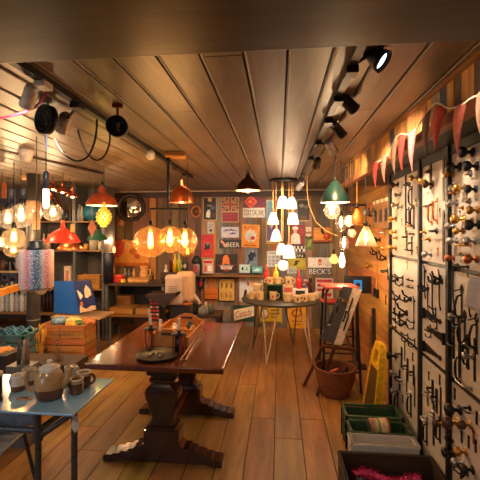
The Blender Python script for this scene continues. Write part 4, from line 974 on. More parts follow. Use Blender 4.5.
MB().bb((-.05, -.052, .09), (.05, -.049, .15)).build('print', K(190, 86, 70), cb)
mug_at(288.5, 0, MTZ+.1805, 'cream mug with brown motif on top of the card box', 0, 4.98, .1, .05, K(100, 70, 50))
cb2 = thing('card_box', 'low white printed card box near right end of the mug table', 'box', at_table(300, 5.0))
MB().bb((-.1, -.05, 0), (.1, .05, .13), bev=.003).build('carton', K(216, 206, 192), cb2)
MB().bb((-.06, -.052, .05), (.06, -.049, .11)).build('print', drk, cb2)
mug_at(257.5, 0, MTZ, 'tall pale cream pot behind mugs left of the green box', .3, 5.08, .17, .06)
# red and yellow spray bottles
def squeezy(label, px, Y, z, c, s=1.0):
    p = at_table(px, Y); p.z = z
    t = thing('sauce_bottle', label, 'bottle', p)
    MB().lathe([(0, 0), (.03*s, 0), (.032*s, .01*s), (.032*s, .09*s), (.024*s, .115*s), (.016*s, .12*s), (0, .12*s)], n=18).build('body', K(*c, .35), t)
    MB().lathe([(0, .12*s), (.02*s, .12*s), (.018*s, .135*s), (.009*s, .15*s), (.006*s, .2*s), (0, .2*s)], n=14).build('nozzle', K(*c, .35), t)
    return t
squeezy('red squeezy sauce bottle left of the yellow one', 266.5, 5.06, MTZ+.21, (206, 34, 40), 1.1)
squeezy('yellow squeezy sauce bottle beside hanging white globe shade', 276, 5.06, MTZ+.21, (236, 190, 60), 1.15)
squeezy('red squeezy sauce bottle standing on the white card box', 299, 5.0, MTZ+.1305, (206, 34, 40), 1.2)
b_ = thing('display_riser', 'small wooden riser box at back of the mug table', 'box', at_table(271.5, 5.07))
MB().bb((-.1, -.06, 0), (.12, .06, .2095), bev=.004).build('body', OAK, b_)
for i, (px, Y, c, s_) in enumerate([(306, 5.1, (70, 30, 34), .1), (317, 4.98, (178, 150, 120), .05), (320, 5.02, (150, 128, 108), .05)]):
    p = at_table(px, Y)
    tag(MB().lathe([(0, 0), (s_*.7, 0), (s_*.9, s_*.6), (s_*.8, s_*1.4), (s_*.5, s_*1.9), (0, s_*1.95)], n=16).build('lidded_jar', K(*c, .35), None, p), ['dark red lidded jar behind mugs at right of table', 'small tan lidded jar near right end of the mug table', 'small brown lidded jar at the right edge of mug table'][i], 'jar')
# monitor on stand near the right corner
mp = at(357.5, 293, 4.6)
mo = thing('monitor', 'black flat screen showing blue picture, beside the red stool', 'screen', (mp.x, 4.6, 0), -.12)
mz = mp.z
MB().bb((-.155, -.015, mz), (.155, .02, mz+.2), bev=.006).build('casing', BLACK, mo)
MB().bb((-.045, -.0165, mz+.035), (.05, -.014, mz+.155)).m(K(30, 34, 70)).lathe([(0, 0), (.028, 0), (.028, .001), (0, .001)], (.002, -.0165, mz+.1), 16, OUT).build('picture', glow('screen_blue', (70, 150, 200), .5, 0), mo)
MB().tube([(0, .03, 0), (0, .03, mz+.02)], .02, 12).build('stand', BLACK, mo)
MB().box((0, .02, .01), (.2, .16, .02), bev=.005).build('foot', BLACK, mo)
# leaning poles in the corner
for i, (px, py, px2, py2, c, lab) in enumerate([(366, 345, 367, 294, DARKWOOD, 'dark wooden post standing beside the slanted board'), (362, 345, 371, 302, PINEZ, 'slim pale pole leaning in the right corner')]):
    a = onz(px, py+28, 0); a = Vector((.9-.05*i, 3.7, 0)); b = at(px2, py2+14, 3.75)
    b.x = max(a.x, min(b.x, 1.0))
    tag(MB().bar(Vector((0, 0, 0)), b-a, .035-.012*i, .03-.012*i, (1, 0, 0)).build('wooden_pole', [DARKWOOD, OAK][i], None, a), lab, 'pole')
# ------------------------------------------------------------------ left: shelving at the back
LY = 5.35
s0 = at(-30, 300, LY); s1 = at(103, 300, LY)
x0, x1 = s0.x, s1.x
zsh = [at(60, y, LY).z for y in (314, 288.5, 250, 221)]
sh = thing('shelving_unit', 'long open shelving unit crowded with lamps and vintage goods at back left', 'shelving', (x0, LY, 0))
SHM = wood('shelf_wood', (116, 76, 44), (160, 110, 66), 'X', 7, 9, .55, .2, .2)
for i, z in enumerate(zsh):
    MB().bb((0, 0, z-.022), (x1-x0, .36, z)).build('shelf', SHM, sh)
topz = at(60, 176, LY).z
for q in (0, .48, .79, 1):
    xx = (x1-x0)*q
    MB().bb((xx-.018, -.002, 0), (xx+.018, .362, topz)).build('upright', GREYM, sh)
MB().bb((0, .362, .2), (x1-x0, .375, topz)).build('back_panel', K(84, 76, 72, .7), sh)
MB().bb((0, .0, topz-.02), (x1-x0, .36, topz)).build('shelf', SHM, sh)
def on(px, sh_i, dY=.12): p = at(px, 232, LY+dY); return Vector((p.x, LY+dY, zsh[sh_i]))
S = 5.45/380*1.0
def jar(name, label, cat, px, i, prof, mat, dY=.12, group=None, n=20, base=None):
    """prof in pixels of the photograph's scale at the shelf"""
    p = base or on(px, i, dY); k = sc(p)
    return tag(MB().lathe([(r*k, z*k) for r, z in prof], n=n).build(name, mat, None, p), label, cat, group)
jar('teal_bowl_vase', 'round teal blue vase on top shelf behind rust pendant', 'vase', 93, 3, [(0, 0), (5, 0), (9, 4), (10, 9), (8, 14), (4, 17), (3, 18), (0, 18)], K(30, 104, 132, .3))
jar('white_jug', 'tall pale jug standing on the upper shelf', 'jug', 77.5, 3, [(0, 0), (4.5, 0), (5, 5), (4.5, 10), (3, 14), (3.4, 16.5), (0, 16.5)], K(176, 178, 182, .35))
jar('cream_bottle', 'slim cream bottle right of the tall pale jug', 'bottle', 82, 3, [(0, 0), (1.8, 0), (1.8, 9), (.9, 12), (.9, 15), (0, 15)], K(206, 184, 140, .35))
jar('dark_vase', 'dark squat vase on upper shelf left of the pale jug', 'vase', 67, 3, [(0, 0), (3, 0), (4, 4), (3.5, 9), (2, 11), (0, 11)], K(36, 34, 38, .4))
for i, px in enumerate((44, 48.5, 56, 61.5)):
    jar('stoneware_bottle', ['pale stoneware bottle farthest left on the middle shelf', 'pale stoneware bottle second from left on the middle shelf', 'dark glass bottle left of the red pendant', 'black stoneware bottle behind the red pendant'][i], 'bottle', px, 2, [(0, 0), (2.2, 0), (2.3, 8), (1, 12), (.9, 16), (0, 16)], K(*[(170, 146, 120), (196, 170, 140), (52, 42, 40), (30, 30, 34)][i], .35))
jar('white_canister', 'white banded canister under the green shade', 'canister', 93.5, 2, [(0, 0), (4, 0), (4, 9), (3.6, 10), (0, 10)], K(204, 198, 184, .4))
jar('enamel_mug', 'cream enamel mug right of the white canister', 'mug', 100.5, 2, [(0, 0), (2.6, 0), (2.6, 8.5), (2.3, 8.5), (2.3, 1), (0, 1)], K(222, 210, 180, .4))
jar('ochre_pot', 'ochre pot on middle shelf left of the canister', 'pot', 86, 2, [(0, 0), (2, 0), (2.6, 3), (2.2, 6), (0, 6)], K(206, 150, 60, .4))
jar('black_pot', 'black rounded pot on the middle shelf below tan tag', 'pot', 79, 2, [(0, 0), (3, 0), (4.2, 3), (3.5, 7), (0, 8)], K(28, 26, 28, .4))
# book and slatted box on the lower shelf
p = on(67, 1, .06); k = sc(p)
bx = tag(MB().m(K(214, 190, 162)).bb((-.8*k, -.06, 0), (6*k, .06, 22*k)).m(K(60, 62, 66)).bb((-5*k, -.06, 0), (-.8*k, .06, 22*k)).m(K(196, 120, 100)).bb((.8*k, -.061, 4*k), (4*k, -.059, 18*k)).build('box_file', None, None, p), 'upright cream and grey box file on the lower shelf', 'box file')
p = on(91, 1, .12); k = sc(p)
cbx = thing('slatted_box', 'small slatted wooden box with black stencilled letters on lower shelf', 'box', p)
for zz in (0, 4.6, 9.2):
    MB().bb((-11*k, -.08, zz*k+.002), (11*k, -.07, (zz+3.9)*k)).build('slat', PINE, cbx)
    MB().bb((-11*k, .07, zz*k+.002), (11*k, .08, (zz+3.9)*k)).build('slat', PINE, cbx)
MB().text('Tallboy', 0, 6.5*k, 16*k, 3*k, -.0815).build('lettering', blk, cbx)
for sx in (-1, 1): MB().bb((sx*11*k-.006, -.08, 0), (sx*11*k+.006, .08, 13*k)).build('end_board', PINEZ, cbx)
MB().bb((-11*k, -.07, 0), (11*k, .07, .008)).build('base', PINE, cbx)
# glass bottles on the bottom shelf at far left
for i, px in enumerate((2, 7, 12, 17, 22, 27)):
    jar('glass_bottle', ['tall clear glass bottle at far left of bottom shelf row', 'clear glass bottle second from left in bottom shelf row', 'clear glass bottle third from left in bottom shelf row', 'clear glass bottle fourth from left in bottom shelf row', 'clear glass bottle fifth from left in bottom shelf row', 'clear glass bottle beside the column on bottom shelf'][i], 'bottle', px, 0, [(0, 0), (2.1, 0), (2.3, 2), (2.3, 15), (1, 20), (1, 26+(i % 3)*2), (0, 26+(i % 3)*2)], K(150, 160, 172, .15, 0, .1, 0, 30, .6) if i % 2 else K(196, 200, 206, .15, 0, .1, 0, 30, .6), .1, 'clear bottles on the bottom shelf')
for i, px in enumerate((44, 47.5, 51)):
    jar('brown_bottle', ['dark brown bottle just right of the column, leftmost of three', 'dark brown bottle right of the column, middle of three', 'dark brown bottle right of column beside the blue panel'][i], 'bottle', px, 0, [(0, 0), (1.5, 0), (1.6, 12), (.7, 16), (.7, 21), (0, 21)], K(52, 34, 30, .25))
# things above left: framed blue cards behind
for i, (x_0, y_0, x_1, y_1, c) in enumerate([(0, 182, 7, 206, (88, 98, 124)), (9, 182, 16, 206, (120, 126, 148)), (20, 181, 28, 206, (92, 104, 132)), (2, 262, 8, 281, (150, 156, 176)), (9, 262, 17, 284, (140, 140, 156))]):
    sign('blue_card', ['leftmost blue grey card on upper back of shelving', 'lilac grey card second from left on upper back of shelving', 'blue grey card behind the column top', 'small lilac card at far left above the bottles', 'mauve card behind the patterned lamp shade'][i], 'card', x_0, y_0, x_1, y_1, K(*c, .5), [('r', .15, .1, .85, .3, K(60, 64, 84)), ('p', [(.2, .5), (.5, .9), (.8, .55), (.5, .4)], K(176, 176, 190))], Y=LY+.362)
# grey upright column
p = onz(33.5, 366, 0)
cl = thing('iron_column', 'tall round grey iron column rising between the shelves and crates', 'column', (p.x, p.y, 0))
k = sc(p)
COLM = K(92, 86, 80, .5, .3, .15, .05, 10)
MB().lathe([(0, 0), (6.2*k, 0), (6.2*k, CZ-.001), (0, CZ-.001)], n=28).build('shaft', COLM, cl)
zz = at(33.5, 320, p.y).z
MB().lathe([(6.2*k, zz), (6.5*k, zz+.004), (6.5*k, zz+.012), (6.2*k, zz+.016)], n=28).build('ring', K(150, 140, 128, .4, .6), cl)
MB().lathe([(6.2*k, 1.75), (7*k, 1.77), (7*k, 1.95), (6.2*k, 1.97)], n=28).build('collar', K(170, 132, 98, .5), cl)
# ------------------------------------------------------------------ wooden crates and goods near column
CRW = wood('crate_wood', (156, 96, 48), (198, 130, 70), 'X', 8, 10, .55, .2, .25)
def slat_crate(label, cx, cy, z, w, d, h, rz=0, text=None):
    t = thing('wooden_crate', label, 'crate', (cx, cy, z), rz); n = 3; g = .01
    hh = h/n
    for k in range(n):
        for sy in (-1, 1): MB().bb((-w/2, sy*d/2-.006, k*hh+.002), (w/2, sy*d/2+.006, (k+1)*hh-g+.002), rnd=random.random(), bev=.002).build('side_slat', CRW, t)
        for sx in (-1, 1): MB().bb((sx*(w/2)-.006, -d/2+.006, k*hh+.002), (sx*(w/2)+.006, d/2-.006, (k+1)*hh-g+.002), rnd=random.random()).build('end_slat', CRW, t)
    for sx in (-1, 1):
        for sy in (-1, 1): MB().bb((sx*(w/2-.022)-.016, sy*(d/2-.02)-.014, 0), (sx*(w/2-.022)+.016, sy*(d/2-.02)+.014, h-.006)).build('corner_post', CRW, t)
    MB().bb((-w/2+.006, -d/2+.006, 0), (w/2-.006, d/2-.006, .012)).build('base', CRW, t)
    if text: MB().text(text, 0, h*.52, w*.55, h*.16, -d/2-.0075).build('stencil', K(110, 62, 30), t)
    return t
p0 = onz(62, 366, 0); k = sc(p0); cw = 45*k
slat_crate('lower pine crate of the stacked pair beside the column', p0.x, p0.y+.17, 0, cw, .32, .245)
slat_crate('upper pine crate of the stacked pair beside the column', p0.x-.01, p0.y+.17, .2475, cw, .32, .245, .03, 'CHAMBERS')
zc = .4955
for i, (dx, dy, c, nm, rr) in enumerate([(-.2, .1, (120, 150, 176), 'pale blue cloth bundle heaped at left in upper crate', .09), (.0, .1, (206, 196, 120), 'pale yellow bundle heaped in the middle of upper crate', .1), (.1, .02, (70, 120, 60), 'green bundle showing on top of the upper crate', .06), (.2, .1, (196, 120, 70), 'orange bundle at right end of the upper crate', .085), (.05, -.05, (214, 150, 60), 'amber bundle along front of the upper crate', .07)]):
    tag(MB().lathe([(0, -.5*rr), (rr*.8, -.4*rr), (rr, 0), (rr*.8, .4*rr), (rr*.4, .62*rr), (0, .66*rr)], n=18, mod=lambda a, j: 1+.12*math.sin(3*a+j)+.08*math.sin(7*a+2*j)).build('cloth_bundle', K(*c, .85, 0, .25, .3, 25), None, (p0.x+dx, p0.y+.17+dy, zc-.03)), nm, 'bundle')
# dried wheat in a stem vase
p = onz(38, 368, 0)
WH = K(222, 166, 62, .7)
def wheat(px, py, label):
    q = onz(px, py, 0); t = thing('dried_wheat', label, 'dried plant', q)
    st_m = MB(); er = MB()
    for i in range(9):
        dx = random.uniform(-.05, .05); dy = random.uniform(-.04, .04); hgt = random.uniform(.36, .47)
        st_m.tube([(dx*.15, dy*.15, 0), (dx*.5, dy*.5, hgt*.5), (dx, dy, hgt)], .004, 5)
        er.lathe([(0, 0), (.011, .02), (.012, .06), (.008, .1), (0, .13)], (dx, dy, hgt-.03), 7, (dy, dx*2, 0), mod=lambda a, j: 1+.3*math.sin(4*a+j*2))
    st_m.build('stalks', WH, t); er.build('ears', WH, t); return t
wheat(40, 372, 'bunch of golden dried wheat standing between column and crates')
# glass decanters on the floor stand in front of the crates
q = at(60, 372, 3.6)
stz = .38
tag(MB().bb((-.3, -.15, 0), (.3, .15, stz), bev=.005).build('plinth', DARKWOOD, None, (q.x, 3.45, 0)), 'low dark wooden plinth standing in front of stacked crates', 'plinth')
for i, (px, hpx) in enumerate(((57, 26), (60, 34))):
    b = at(px, 370, 3.4); b.z = stz+.0005; kk = sc(b)
    tag(MB().lathe([(0, 0), (3*kk, 0), (3.4*kk, 3*kk), (3*kk, 8*kk), (1.2*kk, 14*kk), (1.1*kk, hpx*kk*.8), (1.8*kk, hpx*kk*.8), (1.8*kk, hpx*kk*.84), (.8*kk, hpx*kk*.87), (1.5*kk, hpx*kk*.95), (0, hpx*kk)], n=18).build('glass_decanter', CLEAR, None, b), ['shorter clear glass decanter in front of the pine crates', 'taller clear glass decanter in front of the pine crates'][i], 'decanter')
# blue-green crate with coils, dark wicker box
q = at(10, 356, 3.9); k = sc(q)
BLUEC = K(72, 110, 116, .55)
bz = q.z
tag(MB().bb((-.4, -.2, 0), (.22, .24, bz-.001), bev=.005).build('bench_box', DARKWOOD, None, (q.x, 4.0, 0)), 'low dark wooden bench box carrying the teal crate', 'box')
crate('teal plastic crate of blue cables at left beside the column', q.x-.02, 4.0, 38*k, .3, 22*k, BLUEC, True, bz, 0)
for i in range(3):
    c = MB().tube([((.12+.02*math.sin(3*a))*math.cos(a), (.1)*math.sin(a), .02*math.sin(5*a)) for a in [2*PI*j/40 for j in range(40)]], .013, 8, closed=True)
    tag(c.build('cable_coil', K(70, 110+10*i, 150, .5), None, (q.x-.12+.11*i, 4.0, bz+23*k)), ['leftmost coil of blue cable lying over the teal crate', 'middle coil of blue cable lying over the teal crate', 'coil of blue cable lying nearest the iron column'][i], 'cable')
q = at(4, 378, 2.9)
db = thing('dark_basket', 'dark box heaped with orange pieces at left behind the glass table', 'box', (q.x-.03, 2.95, 0))
dz = at(4, 353, 2.9).z
MB().bb((-.16, -.12, 0), (.1, .12, dz), bev=.006).build('box', K(34, 26, 24, .6), db)
MB().lathe([(0, 0), (.09, 0), (.08, .015), (.03, .025), (0, .026)], (-.03, 0, dz), 16, mod=lambda a, j: 1+.15*math.sin(5*a)).build('filling', K(206, 140, 70, .7, 0, .3, .3), db)
# slim clear vases behind the mugs
for i, px in enumerate((19, 24, 27.5)):
    b = at(px, 372, 2.7); b.z = GZ-.13; kk = sc(b)
    tag(MB().lathe([(0, 0), (2*kk, 0), (2.2*kk, 10*kk), (1*kk, 18*kk), (1.2*kk, 24*kk), (0, 24*kk)], n=16).build('slim_vase', K(*[(70, 66, 62), (150, 140, 132), (120, 84, 66)][i], .25, 0, .1, 0, 20, .4), None, b), ['slim dark vase behind the white mug', 'slim pale vase behind the white mug', 'slim brown vase beside foot of the iron column'][i], 'vase')
b0 = at(23, 372, 2.7)
tag(MB().bb((-.09, -.07, 0), (.09, .07, GZ-.1305)).build('plinth', GREYM, None, (b0.x, 2.7, 0)), 'narrow grey plinth behind the glass table carrying slim vases', 'plinth')
# blue panel and navy bag leaning above the crates
a, b_, c, d = at(54, 313, 4.75), at(80, 314, 4.75), at(73, 281, 4.85), at(54, 281, 4.85)
o = Vector(((a.x+b_.x)/2, 4.8, a.z))
bp = thing('painted_board', 'bright blue sloping panel leaning above the pine crates', 'panel', o)
quad_board('board', [a, b_, c, d], .02, K(10, 84, 176, .5, 0, .05), bp, o)
a, b_, c, d = at(80, 314, 4.68), at(97, 309, 4.68), at(90, 280, 4.82), at(73, 281, 4.82)
o = Vector(((a.x+b_.x)/2, 4.8, a.z))
nb = thing('navy_folder', 'navy printed board with cream pitcher drawing beside the blue panel', 'board', o)
quad_board('board', [a, b_, c, d], .02, K(14, 30, 92, .5, 0, .05), nb, o)
def nbp(u, v): return (a*(1-u)+b_*u)*(1-v)+(d*(1-u)+c*u)*v-o+Vector((0, -.004, -.001))
for pts, cc in (([(.5, .45), (.62, .42), (.9, .5), (.88, .7), (.7, .85), (.55, .7)], (222, 190, 150)), ([(.2, .4), (.4, .5), (.3, .62), (.12, .72)], (230, 214, 190)), ([(.02, .03), (.95, .0), (.98, .12), (.75, .16), (.4, .1), (.1, .26)], (214, 176, 136)), ([(.15, .2), (.32, .22), (.3, .34), (.16, .34)], (206, 110, 50))):
    MB().add([nbp(*q) for q in pts], [tuple(range(len(pts)))]).build('print', K(*cc, .5), nb)
# table they rest on
q0 = at(53, 315.5, 4.7); q1 = at(102, 315.5, 4.7)
lt_ = thing('side_table', 'small pale topped side table behind the pine crates', 'table', ((q0.x+q1.x)/2, 4.85, 0))
hw_ = (q1.x-q0.x)/2
MB().bb((-hw_, -.2, q0.z-.03), (hw_, .2, q0.z-.004)).build('tabletop', K(196, 160, 120, .5), lt_)
for sx in (-1, 1):
    for sy in (-1, 1): MB().tube([(sx*(hw_-.04), sy*.17, 0), (sx*(hw_-.04), sy*.17, q0.z-.03)], .018, 8).build('leg', GREYM, lt_)
# orange plank at left edge
a = at(-8, 295, 3.4); b = at(19, 287, 4.2)
pk = MB().bar(a, b, .05, .07); 
c_ = (a+b)/2; pk.v = [tuple(Vector(v)-c_) for v in pk.v]
op = thing('orange_rail', 'thick orange wooden rail on a stand at left edge of the shop', 'rail', (c_.x, c_.y, 0))
pk.v = [(v[0], v[1], v[2]+c_.z) for v in pk.v]; pk.build('rail', OBM, op)
MB().tube([(-.1, -.1, 0), (-.1, -.1, c_.z-.02)], .02, 10).build('post', DARKWOOD, op)
# ------------------------------------------------------------------ work bench at back left centre
WY = 5.3
b0 = at(104, 283, WY); b1 = at(166, 283, WY); wz = b0.z; bw = b1.x-b0.x
wb = thing('work_bench', 'dark topped work bench with lower shelf against the back left wall', 'bench', (b0.x, WY, 0))
MB().bb((0, 0, wz-.04), (bw, .5, wz)).build('bench_top', DARKWOOD, wb)
z2 = at(100, 315, WY).z
MB().bb((0.02, .02, z2-.025), (bw-.1, .48, z2)).build('lower_shelf', OAK, wb)
for sx in (.03, bw-.05):
    for sy in (.03, .47): MB().bb((sx-.02, sy-.02, 0), (sx+.02, sy+.02, wz-.04)).build('leg', GREYM, wb)
MB().bb((0, .485, .25), (bw, .5, wz-.04)).build('back_panel', K(26, 22, 22, .7), wb)
for i, (u0, u1) in enumerate(((.05, .46), (.48, .84))):
    w = (u1-u0)*bw
    t = thing('wooden_drawer_box', ['left wooden box on lower shelf of the work bench', 'right wooden box on lower shelf of the work bench'][i], 'box', (b0.x+(u0+u1)/2*bw, WY+.2, z2))
    MB().bb((-w/2+.005, -.15, 0), (w/2-.005, .15, .1), bev=.004).build('box', OAK, t)
    MB().bb((-w/2+.02, -.153, .02), (w/2-.02, -.149, .08)).build('front_panel', PINE, t)
t = thing('plank_stack', 'pale pine box standing on lower shelf at left of the bench', 'box', (b0.x+.17, WY+.35, z2))
MB().bb((-.1, -.08, 0), (.12, .08, .24), bev=.004).build('box', OAK, t)
def onb(px, dY=.15): p = at(px, 232, WY+dY); return Vector((p.x, WY+dY, wz))
p = onb(108.5, .05); k = sc(p)
tag(MB().lathe([(0, 0), (5*k, 0), (5*k, 29.5*k), (4.6*k, 30*k), (0, 30*k)], n=28).build('tall_canister', K(20, 26, 44, .4), None, p), 'tall blue black cylinder standing on left of the work bench', 'canister')
p = onb(119.5); k = sc(p)
rt = thing('red_toolbox', 'small red metal box on bench beside the tall black cylinder', 'box', p)
MB().bb((-5*k, -.06, 0), (5*k, .06, 4*k), bev=.01).build('body', K(196, 44, 34, .4), rt); MB().bb((-4*k, -.05, 4*k), (4*k, .05, 7*k), bev=.012).build('lid', K(214, 60, 40, .4), rt)
p = onb(138); k = sc(p)
t = thing('wooden_tray_box', 'long shallow yellow wood tray along the bench top', 'tray', p)
MB().bb((-9*k, -.07, 0), (13*k, .07, 4.5*k), bev=.004).build('body', PINE, t); MB().bb((-8.4*k, -.071, 1.2*k), (12.4*k, -.068, 3*k)).build('front_strip', K(214, 160, 90), t)
p = onb(144, .3); k = sc(p)
jg = thing('wicker_jug', 'tall tan jug with handle behind the yellow wood tray', 'jug', p)
MB().lathe([(0, 0), (4*k, 0), (4.6*k, 5*k), (3.8*k, 10*k), (3.5*k, 13*k), (4.2*k, 14.5*k), (3.6*k, 14.5*k), (3*k, 11*k), (0, 11*k)], n=22).build('body', K(206, 150, 84, .5), jg)
MB().tube([(3.6*k, 0, 12*k), (6.4*k, 0, 11*k), (6.6*k, 0, 7*k), (4.4*k, 0, 4*k)], .8*k, 8).build('handle', K(206, 150, 84, .5), jg)
for i, (px, hh, c) in enumerate([(125, 12, (120, 110, 104)), (129, 11, (90, 84, 82)), (134, 12, (176, 130, 80)), (152, 9, (60, 44, 40))]):
    p = onb(px, .32); k = sc(p)
    tag(MB().lathe([(0, 0), (1.8*k, 0), (1.9*k, hh*.6*k), (.9*k, hh*.8*k), (.9*k, hh*k), (0, hh*k)], n=16).build('bench_bottle', K(*c, .3), None, p), ['grey bottle at back of bench right of the red box', 'dark grey bottle at back of bench, second from left', 'tan bottle at back of bench left of the tan jug', 'dark brown bottle at back of bench right of tan jug'][i], 'bottle')
p = onb(123, .05); k = sc(p)
tag(MB().lathe([(0, 0), (2.4*k, 0), (2.8*k, 2*k), (1.6*k, 3.6*k), (0, 3.8*k)], n=16, mod=lambda a, j: 1+.1*math.sin(3*a)).build('yellow_pot', K(214, 170, 70, .4), None, p), 'small squat yellow pot at the bench front', 'pot')
p = onb(157, .08); k = sc(p)
tag(MB().m(DARKWOOD).bb((-8*k, -.08, 0), (7*k, .08, 2.6*k), bev=.004).build('dark_case', None, None, p), 'flat dark case lying at right end of the bench', 'case')
# glowing red and orange poster on back wall left
sign('floral_poster', 'large orange and red mottled poster behind the bench', 'poster', 113, 239.5, 150, 266, K(244, 158, 70), [('p', [(.04, .35), (.16, .3), (.3, .5), (.34, .86), (.22, .97), (.06, .95), (.1, .6)], K(224, 84, 66)), ('c', .4, .78, .09, .12, K(244, 190, 110)), ('c', .55, .55, .1, .12, K(214, 110, 44)), ('c', .72, .75, .1, .13, K(246, 186, 96)), ('c', .66, .36, .08, .1, K(206, 100, 46)), ('c', .88, .45, .08, .12, K(232, 120, 60)), ('r', .0, .0, 1, .12, K(206, 110, 40)), ('r', .03, .97, .25, 1, drk), ('r', .4, .97, .6, 1, drk)], Y=BY+.002)
# convex mirror
p = at(131, 207.5, BY-.075); k = sc(p)
mr_ = thing('convex_mirror', 'round convex mirror in thick dark frame on the back left wall', 'mirror', p, .3)
MIRR = K(226, 222, 214, .05, 1, .03)
MB().lathe([(0, .042), (3*k, .040), (6*k, .035), (9*k, .027), (11.5*k, .016), (11.5*k, .0), (0, 0)], (0, 0, 0), 40, OUT).build('glass', MIRR, mr_)
MB().tube([(12.4*k*math.cos(a), -.025, 12.4*k*math.sin(a)) for a in [2*PI*i/48 for i in range(48)]], 1.6*k, 10, closed=True).build('frame', K(40, 24, 18, .4), mr_)
MB().tube([(0, -.02, 13.6*k), (0, -.02, 17.5*k)], 1.3*k, 8).build('finial', K(40, 24, 18, .4), mr_)
sign('paper_label', 'small tilted orange paper label under the convex mirror', 'label', 119.5, 220.5, 124, 225.5, K(226, 150, 96), (), tilt=.4)
# round plaque and hook clutter at px 196
p = at(196, 211.5, BY-.014); k = sc(p)
pq = thing('round_plaque', 'round wooden ring plaque left of the tall framed picture', 'plaque', p)
MB().tube([(4.5*k*math.cos(a), 0, 5.2*k*math.sin(a)) for a in [2*PI*i/32 for i in range(32)]], 1.0*k, 8, closed=True).build('ring', K(176, 112, 60, .5), pq)
MB().lathe([(0, 0), (4*k, 0), (4*k, .01), (0, .012)], (0, .014, 0), 24, OUT).build('centre', K(96, 58, 32, .5), pq)
# ------------------------------------------------------------------ cream vintage machine and the goods round it
MY = 4.7
p = at(180, 303, MY); mzb = p.z; k = sc(p)
ms = thing('machine_stand', 'dark card file cabinet with red and cream labels under the machine', 'cabinet', (at(157, 303, MY).x, MY, 0))
zc0 = at(157, 292, MY).z
MB().bb((-6*k, -.1, 0), (6*k, .12, zc0), bev=.005).build('body', BLACK, ms)
for i in range(7):
    for j in (-1, 0, 1):
        MB().bb((j*3.3*k-1.3*k, -.106, zc0-.05-i*.045), (j*3.3*k+1.3*k, -.1, zc0-.025-i*.045)).build('label', [K(206, 180, 150), K(196, 60, 50)][(i+j) % 2 if j else 1], ms)
mc = thing('band_saw', 'vintage cream enamelled machine with rounded cover and dark work table', 'machine', (p.x, MY, 0))
CRE = K(222, 188, 150, .35, 0, .06, 0, 10, .3)
MB().bb((-5*k, .0, mzb), (13*k, .2, mzb+31*k), bev=.05).build('rear_housing', CRE, mc)
MB().bb((-14*k, -.1, mzb-1*k), (4.5*k, -.002, mzb+29*k), bev=.045).build('front_cover', K(204, 184, 172, .35, 0, .06, 0, 10, .3), mc)
for i in range(3): MB().bb((-9*k, -.104, mzb+(13+i*2)*k), (-.5*k, -.0995, mzb+(13.8+i*2)*k)).build('vent', K(140, 124, 116), mc)
MB().prism([(-30*k, mzb+10*k), (-1*k, mzb+12*k), (-1*k, mzb+9*k), (-8*k, mzb+2*k), (-12*k, mzb-2*k), (-16*k, mzb+1*k), (-29*k, mzb+7*k)], -.2, -.11).build('work_table', K(66, 52, 44, .5, .3), mc)
MB().bar((-2*k, -.15, mzb+10*k), (3*k, -.05, mzb+13*k), .03, .03).build('bracket', DARKMETAL, mc)
MB().bar((12*k, .1, mzb+8*k), (19*k, .1, mzb-2*k), .05, .035, bev=.01).build('lever', K(226, 206, 180, .4), mc)
MB().bb((-10*k, .0, 0), (8*k, .16, mzb+.02)).build('pedestal', K(44, 38, 36, .5), mc)
MB().bb((-14*k, -.1, 0), (12*k, .22, .03), bev=.008).build('foot', K(44, 38, 36, .5), mc)
MB().box((-1*k, .05, mzb-1*k), (24*k, .12, .03), bev=.008).build('orange_base', K(214, 120, 50, .4), mc)
# low bench behind the table with odd goods
lb0 = at(183, 322, 4.55); lb1 = at(214, 322, 4.55); lz = at(190, 314, 4.55).z
lb = thing('low_bench', 'low dark wooden bench right of the cream machine', 'bench', ((lb0.x+lb1.x)/2+.08, 4.65, 0)); hw_ = (lb1.x-lb0.x)/2
MB().bb((-hw_, -.18, lz-.03), (hw_, .18, lz)).build('bench_top', DARKWOOD, lb)
for sx in (-1, 1):
    for sy in (-1, 1): MB().bb((sx*(hw_-.03)-.02, sy*.14-.02, 0), (sx*(hw_-.03)+.02, sy*.14+.02, lz-.03)).build('leg', DARKWOOD, lb)
GOODS = [('figurine', 'black and white figurine standing at left of the low bench', (196, 4.6), [(0, 0), (3, 0), (3.4, 3), (2.4, 7), (2.8, 9), (2.4, 12), (0, 13)], K(30, 28, 28, .4)),
 ('grey_ornament', 'mottled grey stone ornament at front of the low bench', (203, 4.55), [(0, 0), (5, 0), (5.4, 3), (4, 6), (2, 8), (0, 8.4)], K(116, 116, 112, .7, 0, .4, .4, 50)),
 ('white_figurine', 'small white figurine beside the black and white one', (206, 4.68), [(0, 0), (2, 0), (2.2, 4), (1.3, 7), (1.6, 9), (0, 10.5)], K(196, 180, 160, .5)),
 ('glass_jar', 'greenish glass jar near right end of the low bench', (211, 4.62), [(0, 0), (2.4, 0), (2.6, 6), (1.8, 8), (1.8, 10), (0, 10)], K(92, 108, 100, .2))]
for nm, lab, (px, Y), prof, mm in GOODS:
    p = at(px, 232, Y); p.z = lz; kk = sc(p)
    tag(MB().lathe([(r*kk, z*kk) for r, z in prof], n=18, mod=lambda a, j: 1+.1*math.sin(3*a+j)).build(nm, mm, None, p), lab, nm.replace('_', ' '))
